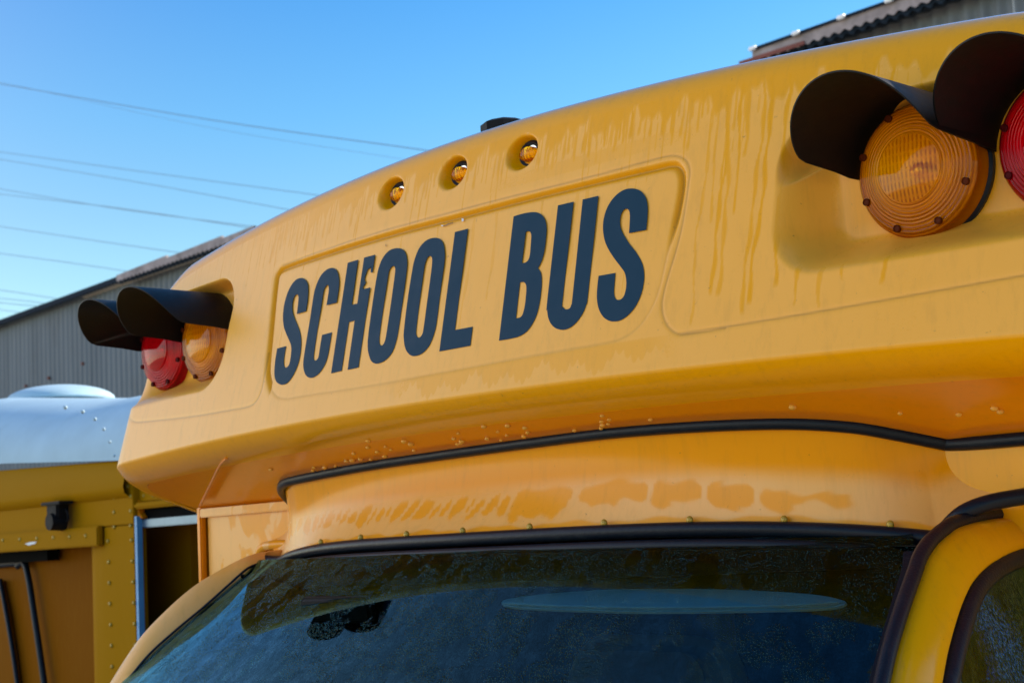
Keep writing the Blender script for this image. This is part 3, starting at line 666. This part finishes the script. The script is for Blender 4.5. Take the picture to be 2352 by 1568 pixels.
GL = [
 (ZA, ["367,862! 383,760 387,660 380,608 355,574 322,564 275,583 230,640 195,720 170,820 162,920 170,1000 190,1060 215,1115 233,1165 237,1210 230,1280 218,1335 200,1360 184,1365 173,1350 170,1310 176,1250 190,1174! 110,1195! 93,1300 85,1400 90,1460 110,1500 150,1519 200,1503 250,1440 295,1340 318,1240 326,1130 315,1050 290,980 262,915 247,860 246,800 257,745 273,718 290,711 300,725 300,770 286,886!"]),
 (ZA, ["642,785! 660,670 665,590 655,525 635,487 600,474 550,492 500,545 460,630 435,730 405,930 370,1140 347,1290 344,1350 352,1400 372,1440 405,1457 450,1445 500,1400 545,1320 572,1220 600,1050! 512,1074! 490,1210 480,1270 462,1298 447,1302 437,1285 440,1240 460,1100 500,850 522,700 535,655 555,628 567,630 572,650 571,690 552,808!"]),
 (ZA, ["743,428! 835,401! 778,804! 828,793! 889,382! 987,356! 963,516! 948,514! 950,460! 938,480! 925,482! 910,515 895,560 895,590! 905,605! 880,642! 878,663! 915,657! 943,648! 838,1364! 741,1386! 804,946! 753,959! 687,1395! 593,1417!"]),
 (ZB, ["345,298 385,310 412,350 423,420 418,500 390,720 350,1000 325,1130 285,1235 220,1305 150,1330 105,1310 80,1250 70,1180 75,1080 105,850 145,590 170,470 205,385 255,325 300,303", "303,457 314,468 317,490 310,560 270,850 235,1080 222,1135 205,1162 190,1168 177,1155 174,1120 180,1050 215,800 250,560 262,500 280,467"]),
 (ZB, ["680,205 720,218 748,260 760,340 757,420 730,620 690,940 665,1060 620,1170 555,1240 485,1263 440,1245 408,1195 394,1120 395,1030 425,780 465,520 490,400 530,300 580,240 630,212", "628,368 643,378 648,410 640,500 600,800 570,1020 557,1070 535,1096 520,1095 506,1075 504,1040 512,960 545,700 575,480 590,415 610,376"]),
 (ZB, ["852,153! 968,123! 851,1030! 1010,1000! 989,1170! 712,1221!"]),
 (ZC, ["219,336! 300,312 380,298 440,302 485,330 512,380 522,450 515,550 500,660 475,750 443,815! 468,850 478,910 475,1000 460,1120 435,1230 395,1320 340,1395 270,1440 190,1462 84,1480!", "330,480! 350,473 370,478 380,500 381,540 370,680 355,735 330,760 295,767!", "277,945! 300,940 320,945 334,970 336,1020 325,1140 308,1220 285,1262 240,1276!"]),
 (ZC, ["628,235! 771,201! 668,1130 672,1165 690,1188 712,1192 738,1180 752,1145 762,1080 856,181! 1000,147! 905,1050 890,1140 855,1230 790,1320 720,1370 655,1380 590,1355 545,1290 528,1200 530,1110"]),
 (ZC, ["1441,460! 1452,340 1453,240 1435,160 1385,100 1310,79 1230,95 1150,155 1085,250 1050,360 1044,460 1060,560 1100,650 1160,740 1210,805 1245,860 1258,930 1255,1000 1240,1060 1215,1095 1185,1106 1160,1095 1147,1060 1145,1010 1157,857! 1003,884! 990,1000 988,1100 1005,1190 1045,1260 1095,1295 1145,1304 1210,1290 1280,1240 1345,1160 1395,1050 1420,930 1420,840 1400,760 1350,670 1280,580 1225,490 1203,430 1200,370 1212,310 1235,275 1260,266 1282,280 1290,310 1291,370 1283,491!"]),
]
LN = ['letter S', 'letter C', 'letter H with a torn right stem', 'letter O', 'letter O', 'letter L', 'letter B', 'letter U', 'letter S']
for (f, loops), nm_ in zip(GL, LN):
    ls = [glyph(s_, f) for s_ in loops]
    o = slab('letter', ls[0], -.0004, M['vinyl'], cap, inner=ls[1:], nrm=(0, -1, .26))
    o['label'] = 'dark blue vinyl ' + nm_
# paint chips on the panel
for pts in ([(912, 32), (928, 33), (930, 52), (915, 60)], [(727, 92), (748, 90), (738, 104)]):
    slab('paint_chip', [on_face(*ZB(*q), -.0002) for q in pts], -.0005, M['chip'], cap, nrm=(0, -1, .26))
for pts in ([(745, 100), (790, 76), (832, 66), (835, 70), (792, 84), (750, 104)], [(232, 262), (236, 262), (235, 284), (231, 276)]):
    slab('scuff_mark', [on_face(*ZB(*q), -.0002) for q in pts], -.0005, M['rust'], cap, nrm=(0, -1, .26))

# ---- marker lights
for mx, mz in MK:
    yb = K * mx * mx + LE * mz + .024; o_ = (mx, yb, mz)
    lab = {0: 'leftmost', 1: 'middle', 2: 'rightmost'}[MK.index((mx, mz))]
    g_ = lathe('grommet', [(0, -.004), (.022, -.004), (.024, .002), (.020, .006), (.016, .004)], o_, M['rubber'], None, 40)
    g_.name = 'marker_light'; g_['label'] = lab + ' amber marker light in its black grommet'
    g_.parent = bus; g_.matrix_parent_inverse = bus.matrix_basis.inverted()
    for v in g_.data.vertices: v.co.x = mx + (v.co.x - mx) * 1.18
    le = lathe('marker_lens', [(.0175, .002), (.0165, .008), (.013, .0115), (.007, .0135), (0, .014)], (0, 0, 0), M['amber'], None, 40)
    for v in le.data.vertices: v.co.x *= 1.12; v.co.z *= .72
    le.location = (o_[0], o_[1] - .004, o_[2]); le.parent = g_; le.matrix_parent_inverse = Matrix()
    bk = lathe('marker_base', [(.0172, .001), (0, .001)], o_, M['refl'], g_, 30)

# ---- warning lamps
RL = .092
def lamp(px, py, xs, kind, labl):
    y0 = K * xs * xs + .055; c = on_y(px, py, y0); m = bus
    base = lathe('warning_lamp', [(.0, -.045), (RL + .003, -.045), (RL + .005, -.030), (RL + .001, -.026), (0, -.026)], c, M['rubber'], bus, 64); base['label'] = labl
    prof = [(RL + .001, -.030), (RL, -.004), (RL - .003, -.0005)]
    for q in np.linspace(RL - .006, .001, 120):
        wv = .00055 * math.sin(2 * math.pi * q / .0052) if q > .047 else 0
        prof.append((q, .0005 + .020 * (1 - (q / RL) ** 2) + wv + (.0022 if q < .047 else 0)))
    prof.append((0, .0205))
    le = lathe('lens', prof, (0, 0, 0), M[kind], None, 96, angle=40); le.location = c; le.parent = base; le.matrix_parent_inverse = Matrix()
    rp = [(RL - .004, -.006)] + [(q, -.008 - .016 * (1 - (q / RL) ** 2)) for q in np.linspace(RL - .012, .014, 10)] + [(.012, -.024)]
    lathe('reflector', rp, c, M['refl'], base, 64)
    lathe('bulb', [(.012, -.024), (.011, -.010), (.008, -.003), (0, .0)], c, M['chrome'], base, 24)
    for k in range(8):
        a = R_(22 + 45 * k); cc = c + np.array([math.cos(a) * (RL - .010), -.004, math.sin(a) * (RL - .010)])
        lathe('lens_screw', [(.0052, 0), (.0052, .0052), (.004, .0058), (.0034, .0045), (0, .0045)], cc, M['amberd'] if kind == 'amber' else M['redd'], base, 14)
    # side ribs of the lens wall
    # visor
    V = []; F = []; nph = 72; L0 = .187; R1 = RL + .009; R2 = R1 + .0022; nl = 16
    for j in range(nph + 1):
        ph = R_(-85 + 170 * j / nph); ap = abs(math.degrees(ph))
        if ap <= 80: L = L0 * (.60 + .40 * max(math.cos(R_(ap / 80 * 90)), 0) ** .62)
        else: L = L0 * .60 * max(0.0, 1 - ((ap - 80) / 3.0)) ** .5 if ap < 83 else 0
        L = max(L, .004)
        for rr_ in (R1, R2):
            for i in range(nl + 1):
                f = -.030 + (L + .030) * i / nl
                V.append(c + np.array([rr_ * math.sin(ph), -f, rr_ * math.cos(ph)]))
    m_ = nl + 1
    for j in range(nph):
        for i in range(nl):
            a = (j * 2) * m_ + i; b_ = (j * 2 + 1) * m_ + i; a2 = ((j + 1) * 2) * m_ + i; b2_ = ((j + 1) * 2 + 1) * m_ + i
            F.append((a, a + 1, a2 + 1, a2)); F.append((b_, b2_, b2_ + 1, b_ + 1))
        a = (j * 2) * m_ + nl; b_ = (j * 2 + 1) * m_ + nl; F.append((a, b_, b_ + 2 * m_, a + 2 * m_))
    for j in (0, nph):
        for i in range(nl):
            a = (j * 2) * m_ + i; b_ = (j * 2 + 1) * m_ + i; F.append((a, b_, b_ + 1, a + 1) if j else (a, a + 1, b_ + 1, b_))
    mesh('visor', V, F, M['visor'], base, True, 50)
lamp(2103.5, 390, .878, 'amber', 'near amber warning lamp under a black visor')
lamp(2444, 322, 1.084, 'red', 'near red warning lamp at the photo edge under a black visor')
lamp(470.5, 781, -.878, 'amber', 'far amber warning lamp under a black visor')
lamp(372.4, 803, -1.084, 'red', 'far red warning lamp under a black visor')

# ---- antenna base / roof vent on the crown
ap_ = on_y(1140, 290, .20)
bm = bmesh.new()
for (r1, r2, h0, h1, n_) in ((.062, .05, -.03, .004, 24), (.044, .044, .002, .024, 8), (.044, .030, .024, .030, 8)):
    mt = Matrix.Translation((ap_[0], ap_[1] + .02, ap_[2] - .018 + (h0 + h1) / 2)); bmesh.ops.create_cone(bm, cap_ends=True, segments=n_, radius1=r1, radius2=r2, depth=h1 - h0, matrix=mt)
bm_obj('antenna_base', bm, M['blackp'], bus, True, 25)

# ---- water drops hanging under the cap
for k in range(46):
    if k < 34: u_ = rng.uniform(690, 1500); v_ = np.interp(u_, [690, 850, 1000, 1200, 1400, 1500], [1098, 1066, 1043, 1013, 989, 980]) - abs(rng.normal(8, 14)) - 10
    else: u_ = rng.uniform(480, 2300); v_ = np.interp(u_, [480, 1000, 1500, 2300], [1110, 985, 940, 940]) + rng.uniform(-15, 15)
    q = on_under(u_, v_)
    if q is None or q[1] > .25: continue
    s_ = rng.uniform(.0032, .0060); bm = bmesh.new(); bmesh.ops.create_uvsphere(bm, u_segments=12, v_segments=8, radius=s_)
    for v in bm.verts: v.co.z *= .75; v.co = v.co + Vector(q) + Vector((0, 0, -s_ * .3))
    bm_obj('water_drop', bm, M['water'], bus)

# ================================================================== second bus on the left
Y2 = 1.6
b2 = empty('school_bus', (-5.2, 4.0, -2.5)); tag(b2, 'yellow parked bus with a pale riveted roof, left of the big lettered bus', 'bus', 'parked school buses')
def q2(u_, v_, Y=Y2): return on_y(u_, v_, Y)
XR = q2(308, 1250)[0]; XL = XR - 2.3; Zr = q2(150, 1065)[2]; Zt = q2(150, 916, 2.05)[2]
ZrF = lambda x: float(np.interp(x, [q2(0, 1, Y2)[0], q2(285, 1, Y2)[0]], [q2(0, 1066, Y2)[2], q2(285, 1060, Y2)[2]]))
ZtF = lambda x: float(np.interp(x, [q2(0, 1, 2.05)[0], q2(285, 1, 2.05)[0]], [q2(0, 915, 2.05)[2], q2(285, 917, 2.05)[2]]))
# roof: front crown and long arch
xs = np.linspace(XL - .1, XR + .12, 50); rowp = []
for x in xs:
    e = max(0, (x - (XR - .12)) / .30); rr_ = []; zd = -.26 * e ** 2.2
    for t in np.linspace(0, 1, 18): a = t * math.pi / 2; rr_.append((x, Y2 - .02 + .55 * (1 - math.cos(a)), ZrF(x) + (ZtF(x) - ZrF(x) + zd * .9) * math.sin(a)))
    for y in (2.8, 4.5, 7): rr_.append((x, y, ZtF(x) + zd * .9 + .01 - .02 * (y - 2.8)))
    rowp.append(rr_)
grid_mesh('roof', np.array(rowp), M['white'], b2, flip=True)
hp = q2(140, 914, 2.5); bm = bmesh.new(); bmesh.ops.create_uvsphere(bm, u_segments=32, v_segments=16, radius=1)
for v in bm.verts:
    v.co = Vector((v.co.x * .30, v.co.y * .3, max(v.co.z, -.1) * .085)) + Vector((hp[0], hp[1], hp[2] - .012))
bm_obj('roof_vent_cover', bm, M['white'], b2)
# front skin pieces
zf1 = q2(150, 1150)[2]; zf2 = q2(150, 1216)[2]; zf3 = q2(150, 1240)[2]
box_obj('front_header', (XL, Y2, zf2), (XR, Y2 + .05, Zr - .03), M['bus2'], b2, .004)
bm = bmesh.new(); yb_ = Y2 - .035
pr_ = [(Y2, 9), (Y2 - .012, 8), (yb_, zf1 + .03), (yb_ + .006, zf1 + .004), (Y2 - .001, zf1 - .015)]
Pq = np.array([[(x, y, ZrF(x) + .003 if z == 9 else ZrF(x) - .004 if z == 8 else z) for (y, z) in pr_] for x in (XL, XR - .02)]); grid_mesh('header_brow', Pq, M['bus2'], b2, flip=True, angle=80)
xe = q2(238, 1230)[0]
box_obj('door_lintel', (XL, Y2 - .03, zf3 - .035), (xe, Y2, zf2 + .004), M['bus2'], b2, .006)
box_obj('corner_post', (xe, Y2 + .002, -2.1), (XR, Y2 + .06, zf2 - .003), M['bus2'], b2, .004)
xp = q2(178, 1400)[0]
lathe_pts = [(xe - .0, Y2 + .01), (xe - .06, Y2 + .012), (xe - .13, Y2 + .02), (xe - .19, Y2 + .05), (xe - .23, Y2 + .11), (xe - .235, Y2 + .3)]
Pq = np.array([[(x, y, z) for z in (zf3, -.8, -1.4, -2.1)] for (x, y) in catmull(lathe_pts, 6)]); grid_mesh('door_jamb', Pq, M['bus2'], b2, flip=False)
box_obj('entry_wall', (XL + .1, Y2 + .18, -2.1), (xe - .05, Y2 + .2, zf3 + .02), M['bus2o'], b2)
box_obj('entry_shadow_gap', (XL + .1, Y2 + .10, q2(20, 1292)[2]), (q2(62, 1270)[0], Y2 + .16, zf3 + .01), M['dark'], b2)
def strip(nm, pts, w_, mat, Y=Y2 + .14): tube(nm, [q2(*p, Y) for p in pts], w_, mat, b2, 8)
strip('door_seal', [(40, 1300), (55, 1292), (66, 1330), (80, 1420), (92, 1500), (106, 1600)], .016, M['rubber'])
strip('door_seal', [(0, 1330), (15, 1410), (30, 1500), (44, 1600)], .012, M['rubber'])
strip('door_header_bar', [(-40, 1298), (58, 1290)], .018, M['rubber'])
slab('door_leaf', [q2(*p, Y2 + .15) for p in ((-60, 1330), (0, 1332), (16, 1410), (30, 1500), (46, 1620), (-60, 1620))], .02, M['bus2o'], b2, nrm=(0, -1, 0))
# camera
cq = q2(158, 1178); cx_, cz_ = cq[0], cq[2]; bm = bmesh.new()
add_box(bm, (cx_ + .0, Y2 - .055, cz_ + .045), (.17, .07, .014), None, .003); add_box(bm, (cx_ - .005, Y2 - .05, cz_ + .015), (.10, .06, .075), None, .008)
mt = Matrix.Translation((cx_ + .0, Y2 - .06, cz_ - .035)) @ Matrix.Rotation(R_(90), 4, 'X'); bmesh.ops.create_cone(bm, cap_ends=True, segments=28, radius1=.042, radius2=.036, depth=.07, matrix=mt)
cm = bm_obj('camera', bm, M['blackp'], b2)
tube('camera_cable', [(cx_ + .04, Y2 - .04, cz_ + .02), (cx_ + .075, Y2 - .045, cz_ + .0), (cx_ + .07, Y2 - .04, cz_ - .03), (cx_ + .02, Y2 - .03, cz_ - .04)], .005, M['blackp'], cm, 8)
# paint chips
for pts in ([(246, 1078), (252, 1076), (258, 1080), (264, 1078), (267, 1073), (269, 1080), (266, 1090), (258, 1088), (250, 1084)],):
    slab('blue_paint_chip', [q2(*p, Y2 - .0125) for p in pts], .002, M['bluefilm'], b2, nrm=(0, -1, 0))
slab('white_paint_chip', [q2(*p, Y2 - .032) for p in ((57, 1248), (70, 1244), (84, 1243), (80, 1248), (66, 1252))], .002, M['chip'], b2, nrm=(0, -1, 0))
# rivets
def rivet(u_, v_, Y, r=.009, mat=None):
    p = q2(u_, v_, Y); bm = bmesh.new(); bmesh.ops.create_uvsphere(bm, u_segments=12, v_segments=8, radius=r)
    for v in bm.verts: v.co.y *= .7; v.co += Vector(p)
    o = bm_obj('rivet', bm, mat or M['screw'], b2)
for v_ in (1142, 1176, 1210): rivet(262, v_, Y2); rivet(300, v_ - 3, Y2)
for k, v_ in enumerate((1242 + 0, 1290, 1338, 1386, 1434, 1482, 1530)):
    rivet(248 + k * 1.6, v_, Y2); rivet(302 + k * 1.8, v_ - 2, Y2)
rivet(257, 1095, Y2 - .012); rivet(293, 1117, Y2)
for u_, v_ in ((7, 1240), (46, 1238), (85, 1236), (123, 1234), (160, 1232), (197, 1230)): rivet(u_, v_, Y2 - .03)
for (u_, v_) in ((150, 935), (190, 945), (218, 962), (238, 985), (252, 1014), (262, 1046)):
    zq = np.interp(v_, [916, 1065], [Zt, Zr]); p = hit(u_, v_, lambda x, y, z: z - (ZrF(-4.2) + (ZtF(-4.2) - ZrF(-4.2)) * np.sin(np.arccos(np.clip(1 - (y - Y2 + .02) / .55, -1, 1)))) if True else 0, lo=3, hi=9)
    if p is None: continue
    bm = bmesh.new(); bmesh.ops.create_uvsphere(bm, u_segments=10, v_segments=6, radius=.006)
    for v in bm.verts: v.co += Vector(p)
    bm_obj('rivet', bm, M['white'], b2)
# side return with window (seen between the two buses)
Y3 = Y2 + .03
box_obj('corner_edge', (XR, Y2 + .004, -2.1), (XR + .018, Y2 + .03, q2(312, 1185)[2]), M['bluefilm'], b2)
def pz(v_, Y=Y3): return q2(390, v_, Y)[2]
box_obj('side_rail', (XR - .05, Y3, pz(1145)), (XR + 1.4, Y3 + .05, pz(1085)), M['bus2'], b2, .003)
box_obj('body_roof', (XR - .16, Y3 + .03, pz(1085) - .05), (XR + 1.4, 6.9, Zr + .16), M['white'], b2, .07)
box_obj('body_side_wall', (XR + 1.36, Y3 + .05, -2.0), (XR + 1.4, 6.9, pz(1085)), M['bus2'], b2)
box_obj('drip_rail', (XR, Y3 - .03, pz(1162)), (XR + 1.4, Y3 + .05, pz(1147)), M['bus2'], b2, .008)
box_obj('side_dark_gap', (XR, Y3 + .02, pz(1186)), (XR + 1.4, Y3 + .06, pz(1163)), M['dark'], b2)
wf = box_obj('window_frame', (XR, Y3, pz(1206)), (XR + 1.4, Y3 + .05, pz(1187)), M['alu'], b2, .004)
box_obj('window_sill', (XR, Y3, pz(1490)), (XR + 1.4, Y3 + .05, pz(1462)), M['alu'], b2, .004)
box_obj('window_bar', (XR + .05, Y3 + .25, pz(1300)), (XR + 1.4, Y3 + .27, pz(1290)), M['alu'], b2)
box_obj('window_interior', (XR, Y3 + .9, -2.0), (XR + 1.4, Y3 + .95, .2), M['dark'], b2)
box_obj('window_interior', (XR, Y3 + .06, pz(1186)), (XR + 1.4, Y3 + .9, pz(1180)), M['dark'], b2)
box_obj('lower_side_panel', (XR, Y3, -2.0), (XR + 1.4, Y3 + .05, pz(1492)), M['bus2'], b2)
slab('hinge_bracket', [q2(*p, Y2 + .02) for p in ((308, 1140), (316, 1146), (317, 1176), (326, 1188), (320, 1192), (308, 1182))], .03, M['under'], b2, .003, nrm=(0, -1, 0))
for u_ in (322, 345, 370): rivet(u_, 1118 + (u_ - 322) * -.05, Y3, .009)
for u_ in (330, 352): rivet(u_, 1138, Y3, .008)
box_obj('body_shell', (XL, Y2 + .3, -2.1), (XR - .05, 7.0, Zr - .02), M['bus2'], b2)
for s in (XL + .3, XR - .3):
    wq = lathe('wheel', [(0, .12), (.17, .12), (.2, .1), (.36, .12), (.385, .09), (.385, -.09), (.36, -.12), (0, -.12)], (0, 0, 0), M['blackp'], b2, 32)
    for v in wq.data.vertices: v.co = Vector((s + v.co.y, 5.2 + v.co.x, -2.115 + v.co.z))

# ================================================================== corrugated warehouse
YS = 14.0
sh = empty('warehouse', (-14, YS, -2.5)); tag(sh, 'long grey corrugated metal warehouse rising behind the buses under the sky', 'warehouse')
pA, pB = q2(2130, 0, YS), q2(302, 632, YS); pC = q2(0, 742, YS)
def ztop(x): return pB[2] + (pA[2] - pB[2]) * (x - pB[0]) / (pA[0] - pB[0])
def corr(name, x0, x1, zlo, zhi, y, pitch, amp, mat, parent, step=7):
    n = int((x1 - x0) / pitch * step); xs = np.linspace(x0, x1, n); Pq = np.array([[(x, y + amp * math.sin(2 * math.pi * x / pitch), z) for z in (zlo, zhi(x))] for x in xs]); return grid_mesh(name, Pq, mat, parent, angle=80)
PIT_ = .125
corr('corrugated_wall', pB[0] - 2, -1.5, -2.5, lambda x: ztop(x) - .15, YS, PIT_ * 1.6, .025, M['shed'], sh)
corr('corrugated_wall', -60, pB[0] - 2.0, -2.5, lambda x: pC[2] + (pB[2] - pC[2]) * (x - pC[0]) / (pB[0] - pC[0]) - .08, YS + .0, PIT_ * 1.6, .025, M['shed'], sh, 6)
Pq = np.array([[(x, YS - .2, pC[2] + (pB[2] - pC[2]) * (x - pC[0]) / (pB[0] - pC[0]) - .10), (x, YS + 12, pC[2] + (pB[2] - pC[2]) * (x - pC[0]) / (pB[0] - pC[0]) + .1)] for x in (-60.0, pB[0])]); grid_mesh('roof', Pq, M['shed'], sh)
# eave: wavy lower edge strip, dark to stand for shadow under the sheets, + smooth flashing + dark top line, projecting over the wall
def band(name, x0, x1, f0, f1, y, mat, wav=0.0, step=8, dy=0.0):
    n = max(2, int((x1 - x0) / PIT_ / 1.2 * step)); xs = np.linspace(x0, x1, n)
    Pq = np.array([[(x, y, f0(x) + wav * math.sin(2 * math.pi * x / (PIT_ * 1.2))), (x, y + dy, f1(x)), (x, y + dy + .05, f1(x)), (x, y + .05, f0(x) + wav * math.sin(2 * math.pi * x / (PIT_ * 1.2)))] for x in xs]); return grid_mesh(name, Pq, mat, sh, angle=30)
x_ = q2(1765, 128, YS)[0]; sp_ = q2(1858, 100, YS)[0] - x_; xm_ = q2(620, 520, YS)[0]
band('roof_sheet_edge', pB[0], xm_, lambda x: ztop(x) - .20, lambda x: ztop(x) - .12, YS - .30, M['edge'], .022)
band('eave_flashing', pB[0], xm_, lambda x: ztop(x) - .155, lambda x: ztop(x) - .03 + .05 * (((x - pB[0]) / 1.9) % 1), YS - .34, M['trim'], .018)
band('roof_sheet_edge', x_ + .1, -1.5, lambda x: ztop(x) - .20, lambda x: ztop(x) - .12, YS - .30, M['edge'], .022)
band('eave_flashing', x_, -1.5, lambda x: ztop(x) - .155, lambda x: ztop(x) - .015, YS - .34, M['trim'], .018)
band('flashing_lip', x_, -1.5, lambda x: ztop(x) - .02, lambda x: ztop(x) + .015, YS - .37, M['edge'], 0)
band('roof_sheet_edge', -60, pB[0], lambda x: pC[2] + (pB[2] - pC[2]) * (x - pC[0]) / (pB[0] - pC[0]) - .13, lambda x: pC[2] + (pB[2] - pC[2]) * (x - pC[0]) / (pB[0] - pC[0]) - .02, YS - .25, M['edge'], .02)
Pq = np.array([[(x, YS - .3, ztop(x) - .14), (x, YS + .05, ztop(x) - .14)] for x in (x_, -1.5)]); grid_mesh('soffit', Pq, M['edge'], sh)
Pq = np.array([[(x, YS - .2, ztop(x) - .14), (x, YS + 12, ztop(x) + .3)] for x in (pB[0] + .1, -1.5)]); grid_mesh('roof', Pq, M['shed'], sh)
for k in range(0, 9):
    xx = x_ + sp_ * k * 1.06
    if xx > -1.7: continue
    o = box_obj('sheet_cap', (xx, YS - .42, ztop(xx) - .03), (xx + .11, YS - .375, ztop(xx) + .02), M['zinc'], sh, .01)
box_obj('red_stain_board', (x_ - .2, YS - .36, ztop(x_) - .15), (x_ + .8, YS - .345, ztop(x_) - .10), M['rtrim'], sh)
for u_ in (2262,): a, b_ = q2(2327, 0, YS - .2), q2(2329, 60, YS - .2); tube('downpipe_wire', [a + np.array([0, 0, .2]), b_ - np.array([0, 0, 5])], .006, M['zinc'], sh, 6, smooth_path=0)
for (u_, v_) in ((112, 868), (190, 835), (60, 886)): # bolt heads
    p = q2(u_, v_, YS - .03); box_obj('wall_bolt', p - .03, p + .03, M['rtrim'], sh, .01)

# ================================================================== power lines
WL = [((0, 193), (480, 275), (975, 345), 'topmost and darkest power line, crossing the sky to the bus roof'),
      ((120, 215), (480, 293), (900, 362), 'faint thin power line just below the topmost one'),
      ((0, 349), (360, 399), (735, 449), 'second distinct power line from the top'),
      ((0, 366), (330, 421), (670, 483), 'third distinct power line from the top, ending nearest the roof shoulder'),
      ((0, 434), (280, 481), (590, 521), 'upper of the two power lines that cross each other'),
      ((0, 446), (280, 479), (590, 526), 'lower of the two power lines that cross each other'),
      ((0, 520), (200, 550), (415, 581), 'power line running towards the raised warehouse eave'),
      ((0, 582), (150, 602), (305, 625), 'power line ending at the corner of the raised warehouse eave'),
      ((0, 666), (75, 677), (160, 691), 'uppermost power line of the low bunch by the warehouse roof'),
      ((0, 685), (60, 691), (125, 700), 'middle power line of the low bunch by the warehouse roof'),
      ((0, 695), (50, 700), (110, 705), 'power line just under the middle one of the low bunch'),
      ((0, 711), (35, 716), (75, 721), 'lowest power line of all, just above the warehouse roof')]
for i, (a, b_, c_, lab) in enumerate(WL):
    Yw = 34 + (i % 3) * 4; pa, pb, pc = on_y(*a, Yw), on_y(*b_, Yw), on_y(*c_, Yw)
    pre, post = pa + (pa - pb) * 1.2, pc + (pc - pb) * .5
    r = {1: .006, 0: .016}.get(i, .012) * np.linalg.norm(pb - CAM) / 55
    o = tube('power_line', [pre, pa, pb, pc, post], r, M['wire'], None, 6, smooth_path=8); tag(o, lab, 'power line', 'overhead power lines')
